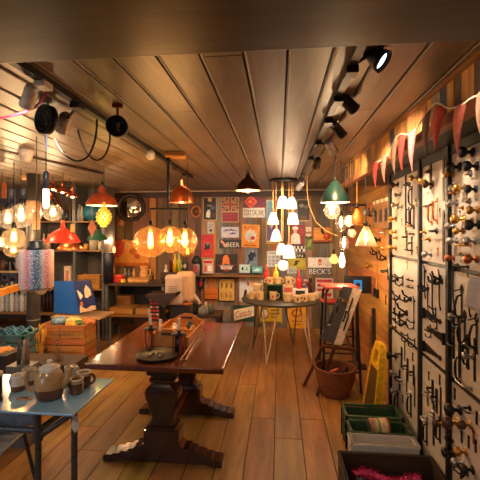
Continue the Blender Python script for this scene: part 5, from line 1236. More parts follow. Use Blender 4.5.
# bottles by the machine on a tall narrow stand
for i, (px, top, bot, c) in enumerate([(171, 256, 275, (206, 170, 40)), (175.5, 256, 275, (168, 176, 50)), (162, 266, 283, (214, 196, 190)), (168, 250, 273, (90, 40, 34))]):
    p = at(px, bot, WY+.1)
    kk = sc(p); z0 = at(px, bot, WY+.1).z; h = (bot-top)*kk
    p.z = z0
    tag(MB().lathe([(0, 0), (2.4*kk, 0), (2.4*kk, h*.6), (1*kk, h*.76), (1*kk, h), (0, h)], n=16).build('spirit_bottle', K(*c, .25), None, (p.x, WY+.3, wz if i == 2 else wz+.14)), ['yellow bottle on shelf block behind the cream machine', 'lime yellow bottle on shelf block behind the cream machine', 'pale pink bottle at right end of the bench', 'dark red bottle on shelf block behind the cream machine'][i], 'bottle')
q0 = at(166, 280, WY+.3); 
tag(MB().bb((-.09, -.1, wz+.0005), (.26, .1, wz+.1395), bev=.004).build('cupboard', DARKWOOD, None, (q0.x+.03, WY+.32, 0)), 'low dark wooden chest behind the cream machine', 'chest')
sign('cow_card', 'small card with black and white animal markings above the machine', 'card', 178, 262, 188, 271, K(60, 56, 46), [('c', .3, .5, .16, .3, wht), ('c', .7, .55, .14, .26, wht), ('c', .5, .3, .1, .2, blk)], Y=BY+.002)
# wooden lamp-glass rack of clear things in front of red poster

# ------------------------------------------------------------------ more goods at far left
ez = at(10, 271, LY).z
es_ = thing('wall_ledge', 'short pale ledge fixed across left end of the shelving above the bottles', 'ledge', (x0, LY, ez))
MB().bb((0.02, .0, -.03), (at(41, 271, LY).x-x0, .3, 0)).build('board', K(196, 170, 140, .5), es_)
for q in (.05, .6): MB().bb((q, .3, -.06), (q+.03, .362, 0)).build('bracket', GREYM, es_)
def onl(px, dY=.12): p = at(px, 232, LY+dY); return Vector((p.x, LY+dY, ez))
for i, (nm, lab, cat, px, prof, c) in enumerate([
 ('black_lamp_shade', 'small black conical lampshade on ledge at far left', 'lampshade', 10, [(4.5, 0), (3.6, 4), (1.5, 9), (1.2, 11), (0, 11)], (24, 22, 26)),
 ('glass_vase', 'lilac glass vase on the ledge right of the black lampshade', 'vase', 18, [(0, 0), (2, 0), (3, 4), (2.4, 9), (3.2, 14), (2.9, 14), (0, 2)], (170, 168, 190)),
 ('white_pot', 'white pot on ledge behind the patterned lampshade', 'pot', 25, [(0, 0), (2.6, 0), (3.2, 5), (3, 8), (0, 8)], (214, 206, 200)),
 ('brown_jug', 'small brown jug at left end of the pale ledge', 'jug', 3, [(0, 0), (2.4, 0), (3, 4), (1.8, 8), (2.2, 10), (0, 10)], (110, 74, 50))]):
    p = onl(px); k = sc(p); tag(MB().lathe([(r*k, z*k) for r, z in prof], n=20).build(nm, K(*c, .3), None, p), lab, cat)
for i, (px, c) in enumerate([(4, (120, 126, 150)), (13, (176, 178, 190)), (24, (206, 196, 190)), (30, (150, 120, 96))]):
    jar('shelf_jar', ['blue grey jar at far left of the middle shelf', 'pale grey jar second from left on middle shelf', 'cream jar on middle shelf left of the column', 'tan jar on middle shelf just left of column'][i], 'jar', px, 2, [(0, 0), (3, 0), (3.4, 3), (3.2, 9), (2, 11), (2, 13), (0, 13)], K(*c, .3), .1)
for i, (px, c, h_) in enumerate([(3, (150, 90, 60), 14), (12, (90, 84, 84), 10), (22, (206, 190, 170), 12), (48, (60, 56, 60), 13), (57, (150, 130, 110), 11)]):
    jar('top_shelf_vase', ['reddish tan vase at far left of upper shelf', 'grey squat vase second from left on upper shelf', 'cream vase on upper shelf left of the column', 'charcoal vase on upper shelf right of the column', 'beige vase on upper shelf left of the dark squat vase'][i], 'vase', px, 3, [(0, 0), (2.4, 0), (3.6, h_*.35), (2.6, h_*.7), (1.6, h_*.85), (2.2, h_), (0, h_)], K(*c, .35), .1)
for i, (px, c) in enumerate([(73, (190, 150, 60)), (79, (60, 46, 40)), (84, (176, 130, 80))]):
    jar('lower_shelf_pot', ['ochre pot on lower shelf right of the box file', 'dark pot on the lower shelf behind slatted box left end', 'tan pot on lower shelf behind the slatted box'][i], 'pot', px, 1, [(0, 0), (2, 0), (2.6, 3), (2.2, 7), (1.2, 10+3*(i > 0)), (0, 10+3*(i > 0))], K(*c, .4), .27)
for i, (px, c, h_) in enumerate([(57, (84, 90, 110), 14), (64, (196, 180, 150), 9)]):
    jar('bottom_shelf_jar', ['slate jar on the bottom shelf behind the blue panel', 'cream jar on bottom shelf behind the blue panel'][i], 'jar', px, 0, [(0, 0), (3, 0), (3, h_*.8), (2, h_), (0, h_)], K(*c, .35), .2)
# ------------------------------------------------------------------ hanging lamps
CORD = K(26, 22, 20, .6); CORDG = K(196, 146, 78, .6)
def bulbmesh(k, r=3.2, hgt=8):
    return MB().lathe([(0, -hgt*k), (r*.6*k, -hgt*.93*k), (r*k, -hgt*.65*k), (r*.9*k, -hgt*.42*k), (r*.45*k, -hgt*.15*k), (r*.42*k, 0), (0, 0)], n=18)
WARM = (255, 216, 166)
GLW = glow('lit_bulb', (255, 210, 150), 4.0, .8); FIL = glow('filament', (255, 196, 112), 60, 0); GLWS = glow('soft_bulb', (255, 214, 150), .5, .9)
def cord_to_ceiling(t, P, r=.004, mat=None, dx=0, z0=0):
    MB().tube([(0, 0, z0), (dx*.5, 0, (CZ-P.z+z0)*.5), (dx, 0, CZ-P.z)], r, 6).build('cord', mat or CORD, t)
def pendant(label, px, py, Y, prof, mat, bulb=None, w=0, name='pendant_lamp', cat='lamp', group=None, cord=True, cordm=None, inner=None, bz=None, n=36, socket=True, thick=.5, lc=WARM, bmat=None, mod=None):
    """prof: (radius px, drop px from the anchor); the anchor is the top of the shade"""
    P = at(px, py, Y); k = sc(P); t = thing(name, label, cat, P, 0, group)
    o = [(r*k, -d*k) for r, d in prof]
    if inner is not None:
        out_ = MB().m(mat).lathe(o, n=n, mod=mod)
        out_.m(inner).lathe([(max(r-thick*k, 0), z-.15*k) for r, z in o], n=n, mod=mod)
        out_.build('shade', None, t)
    else: MB().lathe(o, n=n, mod=mod).build('shade', mat, t)
    if socket: MB().lathe([(0, 5*k), (.9*k, 5*k), (1.6*k, 3.5*k), (1.8*k, -.5*k), (0, -.5*k)], n=16).build('socket', BLACK if mat is not COPPER else COPPER, t)
    if cord: cord_to_ceiling(t, P, .0035, cordm, 0, 4.5*k)
    if bulb:
        r, h, dz = bulb
        b = bulbmesh(k, r, h).build('bulb', bmat or GLW, t, (0, 0, -dz*k))
        if w: point(P+Vector((0, 0, -(dz+h*.6)*k)), w, lc, r*.5*k)
    return t
DOME = [(1.6, 0), (2.2, 1), (3, 3.5), (7, 5), (11, 8), (13.5, 12.5), (15.5, 15), (16, 17)]
def dome(rw, h): return [(r*rw/16, d*h/17) for r, d in DOME]
REDE = K(206, 54, 36, .35, 0, .04, 0, 8, .4); RUST = K(156, 70, 40, .4, .2, .15, 0, 20); GRNE = K(34, 84, 60, .35, 0, .05, 0, 8, .4); DKG = K(26, 56, 54, .35, 0, .05, 0, 8, .4); INW = K(236, 226, 206, .5)
pendant('bright red enamel dome pendant hanging in front of the back shelving', 63, 220, 4.2, [(1.8, 0), (2.2, 7.5), (4, 9), (8, 11), (12, 14.5), (15, 19), (16.3, 21.5), (16.6, 22.5)], REDE, (3, 6, 15), 3, inner=INW)
pendant('wide rust coloured dome pendant above the green glass beaded bulb', 102, 186.5, 4.3, [(2.6, 0), (3.6, 3), (4, 6.5), (8, 8), (12, 11.5), (14.6, 16), (15.4, 19)], RUST, (2.6, 5, 13), 3, inner=INW)
pendant('flat copper shade hanging just below the bright red pendant', 70, 240, 4.66, [(1.4, 0), (5, 2), (10, 5), (12.5, 8.5), (12.6, 9.5)], COPPER, (2.2, 3, 7), 1.5, inner=COPPER, cord=True)
pendant('small green enamel shade above the white canister', 97.5, 228.5, 4.9, [(1.2, 0), (1.6, 3), (4, 4.5), (8, 7.5), (10.5, 11.5)], GRNE, (2, 4, 8), 1.0, inner=INW)
pendant('polished copper dome pendant above the amber glass globes', 181.5, 184, 4.4, [(1.8, 0), (2.2, 2), (6, 3.6), (9.6, 7.5), (12, 13), (12.8, 18.5)], COPPER, (2.6, 6, 13), 5, inner=COPPER)
for i, (px, py, rw, lab) in enumerate([(53, 183, 6, 'small copper dome lamp left of two others near the ceiling rail'), (62.5, 185.5, 6.5, 'small copper dome lamp in the middle of three near rail'), (72.5, 190.5, 6, 'small copper dome lamp lowest of three near the ceiling rail'), (47, 190, 5, 'small brown dome lamp beside the glowing tube lamp')]):
    pendant(lab, px, py, 4.9, dome(rw, rw*1.05), COPPER, (1.6, 3, rw*.8), .5, inner=COPPER, group='small copper lamps on the rail')
DKB = K(62, 34, 24, .35, .5, .1)
pendant('dark brown dome pendant with bare bulb hanging at ceiling centre', 248, 174, 4.35, [(2.2, 0), (2.6, 3), (5, 5), (9, 9), (12, 13), (12.6, 16.5)], DKB, (2.6, 7, 12), 14, inner=K(190, 140, 90, .4), bmat=glow('hot_bulb', (255, 206, 140), 4.5, .8))
# green enamel lamp on rod
pendant('dark green enamel pendant with clear glass bulb below at right', 335, 181, 3.4, [(3.2, 0), (4.6, 2), (8, 6.5), (11.5, 12.5), (14, 18.5), (14.6, 21.5)], DKG, None, 0, inner=INW)
P = at(332, 203, 3.4); k = sc(P)
gb_ = thing('glass_bulb', 'large clear glass lamp globe glowing under the dark green shade', 'lamp', P)
MB().lathe([(2.6*k, 3*k), (3*k, 0), (6*k, -2*k), (8.2*k, -7*k), (7*k, -12*k), (3.6*k, -15.5*k), (0, -16.5*k)], n=28).build('globe', CLEAR, gb_)
bulbmesh(k, 3.4, 10).build('bulb', glow('hot_bulb', (255, 206, 140), 4.5, .8), gb_, (0, 0, 1*k))
MB().lathe([(0, 8*k), (1.6*k, 8*k), (2.4*k, 3*k), (2.8*k, 1*k), (0, 1*k)], n=14).build('socket', COPPER, gb_)
point(P+Vector((0, 0, -6*k)), 7, WARM, .02)
# three amber globes on a hanging bar
P = at(168, 209, 3.25); k = sc(P)
bar = thing('pendant_bar', 'black ceiling rod with cross bar carrying the amber glass globes', 'lamp', P)
MB().tube([(0, 0, 0), (0, 0, CZ-P.z)], .012, 10).build('rod', BLACK, bar)
MB().tube([at(150, 209, 3.12)-P, at(187, 209, 3.54)-P], .011, 10).build('cross_bar', DARKMETAL, bar)
MB().box((8*k, 0, CZ-P.z-.022), (20*k, .14, .04), (0, 0, .2), bev=.006).build('ceiling_block', wood('block', (190, 120, 50), (226, 156, 76), 'X', 6, 8, .5, .1), bar)
MB().lathe([(0, 0), (.03, 0), (.03, .03), (.012, .05), (0, .05)], (0, 0, CZ-P.z-.09), 16).build('collar', BLACK, bar)
FILM = glow('filament_tube', (255, 200, 120), 26, 0)
def globe(label, px, py, Y, rw, rh, w, mat=AMBER, fil=True, cord=None, top=6, group='glass globe lamps', fs=1.0, name='glass_globe_lamp'):
    P = at(px, py, Y); k = sc(P); t = thing(name, label, 'lamp', P, 0, group)
    prof = [(2.2*k, rh*.98*k+1.5*k)] + [(max(rw*math.sin(a), 2.2)*k if a < 1 else rw*math.sin(a)*k, rh*math.cos(a)*k) for a in [PI*(.06+.94*i/18) for i in range(19)]]
    prof[-1] = (0, prof[-1][1])
    MB().lathe(prof, n=36).build('globe', mat, t)
    MB().lathe([(0, (rh+top)*k), (1.2*k, (rh+top)*k), (2.2*k, (rh+top*.6)*k), (2.4*k, rh*.92*k), (0, rh*.92*k)], n=14).build('socket', BLACK, t)
    if fil:
        m = MB()
        m.tube([(-1.2*k*fs, 0, rh*.6*k), (-1.6*k*fs, 0, -rh*.25*k)], .5*k*fs, 6).tube([(1.2*k*fs, 0, rh*.6*k), (1.6*k*fs, 0, -rh*.25*k)], .5*k*fs, 6).tube([(0, 1.3*k*fs, rh*.5*k), (0, 1.3*k*fs, -rh*.1*k)], .5*k*fs, 6)
        m.build('filament', FILM, t)
        MB().lathe([(0, -rh*.5*k), (2.6*k*fs, -rh*.42*k), (3.4*k*fs, -rh*.1*k), (2.8*k*fs, rh*.4*k), (1.6*k*fs, rh*.85*k), (0, rh*.86*k)], n=16).build('bulb', GLWS, t)
    if w: point(P+Vector((0, 0, -.1*rh*k)), w, WARM, .02)
    if cord:
        q = Vector(cord)-P
        MB().tube([(0, 0, (rh+top)*k), (q.x*.5, q.y*.5, q.z*.5+(rh+top)*k*.5), q], .0035, 6).build('cord', CORD, t)
    return t
cb0 = at(151, 209, 3.13)
globe('largest amber glass globe lamp at left of the hanging bar', 150.5, 242, 3.13, 17, 15.5, 9, cord=at(150.5, 209.5, 3.13))
globe('middle amber glass globe lamp on the hanging bar', 170, 239.5, 3.32, 12, 13.5, 7, cord=at(170, 209.5, 3.32))
globe('right amber glass globe lamp on the hanging bar', 185, 241, 3.52, 12.5, 13.5, 7, cord=at(185, 209.5, 3.52))
globe('small amber globe lamp peeping out below the right one', 187.5, 252, 3.75, 6.5, 6, 0, cord=(at(187.5, 252, 3.75).x, 3.75, CZ), fs=.6)
# clear globes at far left
for i, (px, py, Y, rw, rh, w, lab) in enumerate([(21, 216, 3.9, 12, 12, 14, 'clear round glass lamp left of the iron column, uppermost'), (14, 238, 3.5, 11, 10, 12, 'smoky glass globe lamp at left, second from top'), (13.5, 250, 4.2, 9, 7, 5, 'flattened smoky globe lamp just below another at left'), (8, 219, 4.55, 10, 10, 12, 'clear glass globe at left edge behind the uppermost one'), (53, 213, 4.5, 10, 8, 11, 'clear bell glass lamp right of the iron column'), (2, 243, 4.1, 6, 7, 0, 'bluish clear glass globe cut by the left edge')]):
    P = at(px, py, Y)
    globe(lab, px, py, Y, rw, rh, w, SMOKE if i in (1, 2) else CLEAR, True, (P.x, P.y, CZ), group='glass globe lamps at left')
pendant('clear conical glass shade above the bell glass lamp', 53, 194, 5.0, [(2, 0), (4, 3), (9, 8), (15, 14), (16, 16)], SMOKE, None, 0, cord=True)
# glowing tube lamp
P = at(46, 171, 2.9); k = sc(P)
t = thing('tube_lamp', 'glowing white tube lamp with dark blue socket hanging beside the column', 'lamp', P)
MB().lathe([(0, 0), (1.6*k, 0), (2.6*k, -2*k), (2.7*k, -18*k), (0, -18*k)], n=20).build('socket', K(24, 36, 66, .4), t)
MB().lathe([(0, -18*k), (2.9*k, -18*k), (3.1*k, -20*k), (3.1*k, -35*k), (2.2*k, -37*k), (0, -37.5*k)], n=20).build('tube', opal('tube_glow', (255, 240, 220), 1.0), t)
cord_to_ceiling(t, P); point(P+Vector((0, 0, -46*k)), 2, (255, 214, 160), .03)
# patterned drum shade in front of the column
P = at(36.5, 250, 2.6); k = sc(P)
t = thing('patterned_lampshade', 'tall drum shade speckled in pink and blue stripes with dark top cap', 'lampshade', P, math.atan2(-P.x, P.y))
m, nt, out = newmat('speckled_stripes')
pn = nt.nodes.new('ShaderNodeBsdfPrincipled'); nt.links.new(pn.outputs[0], out.inputs[0]); pn.inputs['Roughness'].default_value = .6
tc = nt.nodes.new('ShaderNodeTexCoord'); sep = nt.nodes.new('ShaderNodeSeparateXYZ'); nt.links.new(tc.outputs['Object'], sep.inputs[0])
mr = nt.nodes.new('ShaderNodeMapRange'); R_ = 15.8*k; mr.inputs['From Min'].default_value = -R_; mr.inputs['From Max'].default_value = R_; nt.links.new(sep.outputs['X'], mr.inputs['Value'])
cr = nt.nodes.new('ShaderNodeValToRGB'); e = cr.color_ramp.elements
stops = [(0, (224, 214, 220)), (.12, (222, 196, 206)), (.24, (190, 110, 130)), (.34, (150, 150, 196)), (.45, (40, 96, 150)), (.56, (36, 110, 140)), (.66, (176, 168, 206)), (.8, (190, 110, 120)), (.92, (214, 190, 190)), (1, (222, 206, 200))]
e[0].position, e[0].color = 0, lin(stops[0][1]); e[1].position, e[1].color = 1, lin(stops[-1][1])
for ps, c in stops[1:-1]: q = e.new(ps); q.color = lin(c)
nt.links.new(mr.outputs[0], cr.inputs[0])
vo = nt.nodes.new('ShaderNodeTexVoronoi'); vo.inputs['Scale'].default_value = 110; nt.links.new(tc.outputs['Object'], vo.inputs['Vector'])
cr2 = nt.nodes.new('ShaderNodeValToRGB'); cr2.color_ramp.elements[0].position = .22; cr2.color_ramp.elements[1].position = .42; nt.links.new(vo.outputs['Distance'], cr2.inputs[0])
mx = nt.nodes.new('ShaderNodeMix'); mx.data_type = 'RGBA'; mx.inputs[6].default_value = lin((232, 228, 232)); nt.links.new(cr2.outputs[0], mx.inputs[0]); nt.links.new(cr.outputs[0], mx.inputs[7])
nt.links.new(mx.outputs[2], pn.inputs['Base Color'])
MB().lathe([(4*k, .5*k), (15.2*k, 0), (15.8*k, -1*k), (15.8*k, -37*k), (15.2*k, -38*k), (15.2*k, -1.5*k), (4*k, -.5*k)], n=48).build('drum', m, t)
hm = MB(); N = 48; vs = []
for i in range(N):
    a = 2*PI*i/N; vs += [(15.3*k*math.cos(a), 15.3*k*math.sin(a), -37.5*k), (13.5*k*math.cos(a)*.96, 13.5*k*math.sin(a)*.96, -(39+4.5*abs(math.sin(a*2+PI/4))**3)*k)]
hm.add(vs, [(2*i, 2*((i+1) % N), 2*((i+1) % N)+1, 2*i+1) for i in range(N)], True).build('hem', K(206, 176, 140, .7), t)
MB().lathe([(0, 9.5*k), (5*k, 9.5*k), (6.5*k, 8*k), (6.2*k, 5*k), (8.6*k, 3*k), (9*k, .6*k), (0, .6*k)], n=28).build('top_cap', K(30, 36, 48, .4), t)
cord_to_ceiling(t, P, .003, None, 0, 9*k)
# beaded yellow-green bulb under rust pendant
P = at(104, 217, 4.02); k = sc(P)
t = thing('beaded_bulb', 'glowing yellow green beaded glass bulb under the rust pendant', 'lamp', P)
m = MB()
for j in range(7):
    v = (j+.5)/7; rr = 6.4*math.sin(PI*v)**.8
    for i in range(10):
        a = 2*PI*(i+.5*(j % 2))/10; m.ball((rr*k*math.cos(a), rr*k*math.sin(a), (10-20*v)*k), 1.7*k, 7, 5)
m.build('beads', K(206, 196, 84, .15, 0, .1, 0, 20, .5), t)
MB().ball((0, 0, 0), 4.6*k, 14, 8, 1.6).build('bulb', glow('bead_glow', (255, 220, 90), 4, .3), t)
MB().tube([(0, 0, 8*k), (0, 0, 15*k)], 1.6*k, 10).build('socket', BRASS, t); point(P+Vector((0, -9*k, -12*k)), 1.5, (255, 214, 90))
cord_to_ceiling(t, P+Vector((0, .03, 0)))
# tags and paper labels hanging among the lamps
def hang_tag(label, px, py, w, h, c, Y, diamond=False, up=10):
    P = at(px, py, Y); k = sc(P); t = thing('hanging_tag', label, 'tag', P)
    pts = [(0, -h/2*k), (w/2*k, 0), (0, h/2*k), (-w/2*k, 0)] if diamond else [(-w/2*k, -h/2*k), (w/2*k, -h/2*k), (w/2*k, h*.36*k), (w*.25*k, h/2*k), (-w*.25*k, h/2*k), (-w/2*k, h*.36*k)]
    MB().prism(pts, -.003, .003).build('card', K(*c, .6), t); MB().tube([(0, 0, h/2*k), (0, .01, CZ-P.z)], .0015, 5).build('string', CORDG, t)
hang_tag('large tan paper tag hanging in front of the iron column', 36.5, 220.5, 8, 18, (206, 170, 128), 3.6)
hang_tag('brown diamond shaped tag hanging left of the beaded bulb', 92, 228, 9, 17, (176, 100, 66), 4.2, True)
hang_tag('small yellow tag hanging right of the red pendant', 72.5, 228, 4, 8, (214, 160, 80), 4.0)
hang_tag('small orange tag hanging at far left above bottles', 4, 190, 5, 16, (190, 100, 56), 3.8)
# white opal cluster
P = at(283.5, 181, 5.05); k = sc(P)
cl = thing('cluster_pendant', 'cluster pendant of white opal glass shades on amber cords above mugs', 'lamp', Vector((P.x, P.y, CZ)))
MB().lathe([(0, -.03), (13.5*k, -.03), (14*k, -.02), (14*k, 0), (0, 0)], n=40).build('ceiling_plate', BLACK, cl)
OP = opal('opal_glass', (255, 244, 230), .4)
BELL = [(1.6, 0), (3.2, 1), (4.6, 4), (5.4, 8), (6, 12)]
CONE = [(1.4, 0), (2.4, 1), (4, 5), (5.6, 10), (6.4, 13)]
SHL = [(282.5, 196, BELL, 1.0), (291.5, 197.5, BELL, .95), (273, 212, CONE, .95), (293, 212.5, BELL, 1.0), (276, 229, CONE, .95), (281.5, 243.5, BELL, .95), (289, 245, BELL, 1.1)]
o = Vector((P.x, P.y, CZ))
for i, (px, py, pr, s) in enumerate(SHL):
    Q = at(px, py, 5.05+.12*math.sin(i*2.3)); kk = sc(Q)
    sh_ = MB().lathe([(r*kk*s, -d*kk*s) for r, d in pr]+[((r-.4)*kk*s, -d*kk*s) for r, d in reversed(pr)], n=26).build('shade', OP, cl, Q-o)
    MB().lathe([(0, 3*kk), (1.3*kk, 3*kk), (1.8*kk, 0), (0, 0)], n=12).build('socket', COPPER, sh_)
    MB().tube([(0, 0, 2.5*kk), (0, 0, CZ-Q.z-.03)], .0045, 6).build('cord', CORDG, sh_)
    MB().ball((0, 0, -6*kk), 2.4*kk, 12, 8).build('bulb', glow('cluster_bulb', (255, 214, 160), 1.2, .7), sh_)
    if i in (0, 2, 3, 4, 6): point(Q+Vector((0, -.02, -15*kk)), 1.5, (255, 220, 174), .02)
Q = at(283, 265.5, 5.0); kk = sc(Q)
sh_ = MB().ball((0, 0, 0), 5.4*kk, 24, 14, 1.0).build('shade', OP, cl, Q-o)
MB().tube([(0, 0, 5*kk), (0, 0, CZ-Q.z-.03)], .0045, 6).build('cord', CORDG, sh_)
# small bare bulbs near the right corner
for i, (px, py, r, h, Y, lab) in enumerate([(334, 254, 4.8, 10, 4.0, 'round amber filament bulb hanging left of the teardrop one'), (342, 252, 3, 16, 4.2, 'bright teardrop bulb hanging above the black screen')]):
    P = at(px, py, Y); k = sc(P); t = thing('filament_bulb', lab, 'lamp', P, 0, 'bare hanging bulbs')
    bulbmesh(k, r, h).build('bulb', [glow('amber_bulb', (255, 186, 96), .7, .6), glow('hot_bulb', (255, 206, 140), 4.5, .8)][i], t)
    MB().lathe([(0, 5*k), (1.3*k, 5*k), (1.6*k, -.5*k), (0, -.5*k)], n=12).build('socket', BLACK, t)
    cord_to_ceiling(t, P); point(P+Vector((0, 0, -h*k-.03)), 3, WARM)
# draped amber cable from rail to the right
pa = at(307, 190, 4.6); pb = at(312, 217, 4.5); pc = at(338, 236, 4.3)
ac = MB().tube([(pa.x, pa.y, CZ), pa, at(309, 206, 4.55), at(316, 222, 4.45), at(326, 231, 4.38), pc], .006, 8)
tag(ac.build('draped_cable', CORDG), 'amber cable draped from ceiling towards the right corner', 'cable')
# lamps clustered along the right wall
pendant('big pale ribbed glass cone lampshade hanging in the right corner', 366, 226, 3.3, [(1.6, 0), (2.6, 1.5), (4.6, 5)]+[(5+i*.82+.25*(i % 2), 6+i*2) for i in range(8)], thin_glass('ribbed_glass', (250, 226, 190), .4, .1, (255, 226, 180), .12), (2.4, 5, 10), 2, cord=True)
pendant('orange wooden tear shaped lamp left of the ribbed glass cone shade', 357, 208, 3.6, [(1, 0), (2.6, 3), (4.6, 8), (5, 13), (4, 16), (0, 17)], K(206, 120, 50, .4), None, 0, cordm=CORDG)
for i, (px, py, rw, rh, Y, c) in enumerate([(341, 223, 6, 8, 3.8, 0), (349.5, 221, 4.6, 6, 3.7, 1), (344, 243, 5, 7, 3.9, 0), (352, 233, 4, 4.5, 3.6, 2)]):
    P = at(px, py, Y)
    globe(['clear glass globe lamp left of the orange tear lamp', 'small frosted glowing globe lamp next to the orange tear lamp', 'clear glass globe lamp above the teardrop bulb', 'small copper glass lamp left of the ribbed glass cone shade'][i], px, py, Y, rw, rh, 3 if c == 1 else 1.0, [CLEAR, opal('small_opal', (255, 220, 176), .7), thin_glass('copper_glass', (214, 130, 80), .3)][c], c != 1, (P.x, P.y, CZ), 3, 'glass lamps in the right corner', .6)
# black wall arm
a = onx(366, 205, XR); a.x += .003; b = Vector((at(343, 206, a.y).x, a.y, a.z))
wa = thing('lamp_bracket', 'black iron wall arm reaching out from right wall beside green shade', 'bracket', a)
MB().tube([(0, 0, 0), b-a], .012, 8).build('arm', BLACK, wa); MB().lathe([(0, 0), (.04, 0), (.04, .012), (0, .016)], (0, 0, 0), 16, (0, -PI/2, 0)).build('wall_plate', BLACK, wa)
MB().tube([b-a, b-a+Vector((0, 0, -.07))], .01, 8).build('drop', BLACK, wa)
# wall cabinet and fittings on the oblique right wall
c0 = onx(372, 200, XR-.1); c1 = onx(389, 228, XR-.1)
wc = thing('wall_cabinet', 'orange wooden pigeonhole box with open slots high on right wall', 'cabinet', (XR-.05, (c0.y+c1.y)/2, c1.z))
hh = c0.z-c1.z; wy = (c0.y-c1.y)/2
MB().bb((-.05, -wy, 0), (.05, wy, hh), bev=.004).build('body', OAK, wc)
for i in range(4): MB().bb((-.053, -wy+.03+i*wy*.48, hh*.82), (-.048, -wy+.03+i*wy*.48+wy*.34, hh*.93)).build('slot', K(226, 206, 170), wc)
for i in range(3): MB().bb((-.053, -wy+.05+i*wy*.6, hh*.2), (-.048, -wy+.05+i*wy*.6+wy*.3, hh*.6)).build('slot', BLACK, wc)
for i, (px, py, kind, fin, s, lab) in enumerate([(383, 212, 'knob', 'steel', 1.6, 'large steel knob on right wall by the pigeonhole box'), (375, 214, 'double_hook', 'iron', 1.3, 'dark iron hook on right wall left of the steel knob'), (388, 271, 'lever', 'black', 1.4, 'black lever handle on plain wood right wall beside the rack'), (372, 266, 'knob', 'brass', 1.2, 'brass knob on plain wood right wall'), (383, 248, 'lever', 'brass', 1.2, 'brass lever on plain wood of right wall'), (377, 253, 'double_hook', 'iron', 1.1, 'dark iron hook on plain wood right wall')]):
    if (kind, fin) in HW:
        q = onx(px, py, XR); q.x += .003
        if i == 0: q.x = XR-.1
        dup(HW[(kind, fin)], q, lab, -PI/2, s, 'fittings on the wood wall')
q = onx(377.5, 293, XR); q.x += .003
bt = thing('black_adaptor', 'small black box hanging on a cable against the wood wall', 'box', q)
k = sc(q); MB().bb((-.03, -4.2*k*1.6, -4*k), (0, 4.2*k*1.6, 4*k), bev=.004).build('body', BLACK, bt); MB().tube([(-.015, 0, 4*k), (-.01, 0, 30*k)], .005, 6).build('cable', CORDG, bt)
# ------------------------------------------------------------------ tracks and spotlights
def track(label, a, b):
    a = Vector(a); b = Vector(b); t = thing('light_track', label, 'light track', (a+b)/2); o = (a+b)/2
    MB().bar(a-o, b-o, .034, .03).build('rail', BLACK, t); return t
def ceil(px, py): return onz(px, py, CZ-.016)
L0 = ceil(16, 62); L1 = ceil(192, 177)
L0 = L1+(L0-L1)*1.25
track('long black ceiling light track running down the left side', L0, L1)
R0_ = ceil(353, 62); R1_ = ceil(299, 183)
R0_ = R1_+(R0_-R1_)*1.1
track('long black ceiling light track running down the right side', R0_, R1_)
def on_track(a, b, py):
    lo, hi = 0, 1
    for _ in range(40):
        m = (lo+hi)/2; q = a+(b-a)*m; d = q-CAM; v = d.z/d.dot(FWD); yy = HZ-F*v
        if yy < py: lo = m
        else: hi = m
    return a+(b-a)*lo
def spotlamp(label, P, px, py, tgt, body, s=1.0, w=0, ang=50, col_=(255, 214, 168), kind='can', Y=None, face=None, lightc=None):
    """P: where it clips on the track; px,py: where the head sits in the photograph"""
    B = at(px, py, Y or P.y); t = thing('track_spotlight', label, 'spotlight', P)
    MB().box((0, 0, -.024), (.05, .07, .03), bev=.004).build('adaptor', BLACK if body is not INW else INW, t)
    d = (Vector(tgt)-B).normalized(); R = d.to_track_quat('Z', 'Y').to_matrix()
    MB().tube([(0, 0, -.04), (0, 0, (B-P).z*.5), B-P-d*.02*s], .008, 8).build('arm', BLACK if body is not INW else INW, t)
    prof = {'can': [(0, -.09), (.03, -.09), (.04, -.07), (.044, .06), (.048, .075), (.042, .075), (.038, .04), (0, .036)], 'bell': [(0, -.08), (.022, -.08), (.024, -.03), (.05, .03), (.058, .07), (.053, .07), (.044, .035), (0, .03)]}[kind]
    MB().lathe([(r*s, z*s) for r, z in prof], B-P, 24, R).build('head', body, t)
    if face: MB().lathe([(0, .045*s), (.041*s, .046*s), (.041*s, .05*s), (0, .052*s)], B-P, 24, R).build('lens', face, t)
    if w: spot(B+d*.085*s, tgt, w, ang, col_, .7, .03)
    return t
COOL = glow('lens_cool', (214, 232, 255), 3.0, 0); WRM = glow('lens_warm', (255, 210, 150), 4.0, 0)
GSP = K(176, 172, 166, .4, .2)
spotlamp('black bell spotlight with bright white lens at the right track front', on_track(R0_, R1_, 66), 373, 56, Vector((.96, 1.2, 1.72)), BLACK, .75, 13, 74, (255, 230, 204), 'bell', 1.5, COOL)
spotlamp('black spotlight tilted right, second along the right track', on_track(R0_, R1_, 96), 348, 103, onx(440, 195, RX), BLACK, .72, 26, 78, (255, 228, 200), 'can', 2.0, WRM)
spotlamp('small black spotlight hanging third along the right track', on_track(R0_, R1_, 118), 338, 130, onx(412, 215, RX), BLACK, .7, 22, 74, (255, 226, 194), 'can', 2.45)
spotlamp('grey can spotlight aimed at right wall, fourth along right track', on_track(R0_, R1_, 140), 331, 147, onx(378, 240, XR), GSP, .8, 46, 70, (255, 206, 150), 'can', 2.9, WRM)
spotlamp('small black spotlight fifth along the right track', on_track(R0_, R1_, 156), 317, 163, at(290, 270, 6.3), BLACK, .75, 60, 62, (255, 228, 196), 'can', 3.5)
spotlamp('pale spotlight at far end of the right track', on_track(R0_, R1_, 174), 300, 186, at(250, 250, 6.3), GSP, .8, 40, 80, (255, 228, 196), 'can', 4.6)
spotlamp('white can spotlight at front of the left track aimed left', on_track(L0, L1, 80), 29, 97, at(-40, 330, 3.0), INW, .7, 24, 70, (255, 210, 160), 'can', 1.65)
spotlamp('pale grey can spotlight second along the left track', on_track(L0, L1, 102), 64, 123, at(20, 280, 5.0), GSP, .85, 40, 75, (255, 226, 190), 'can', 2.05, None)
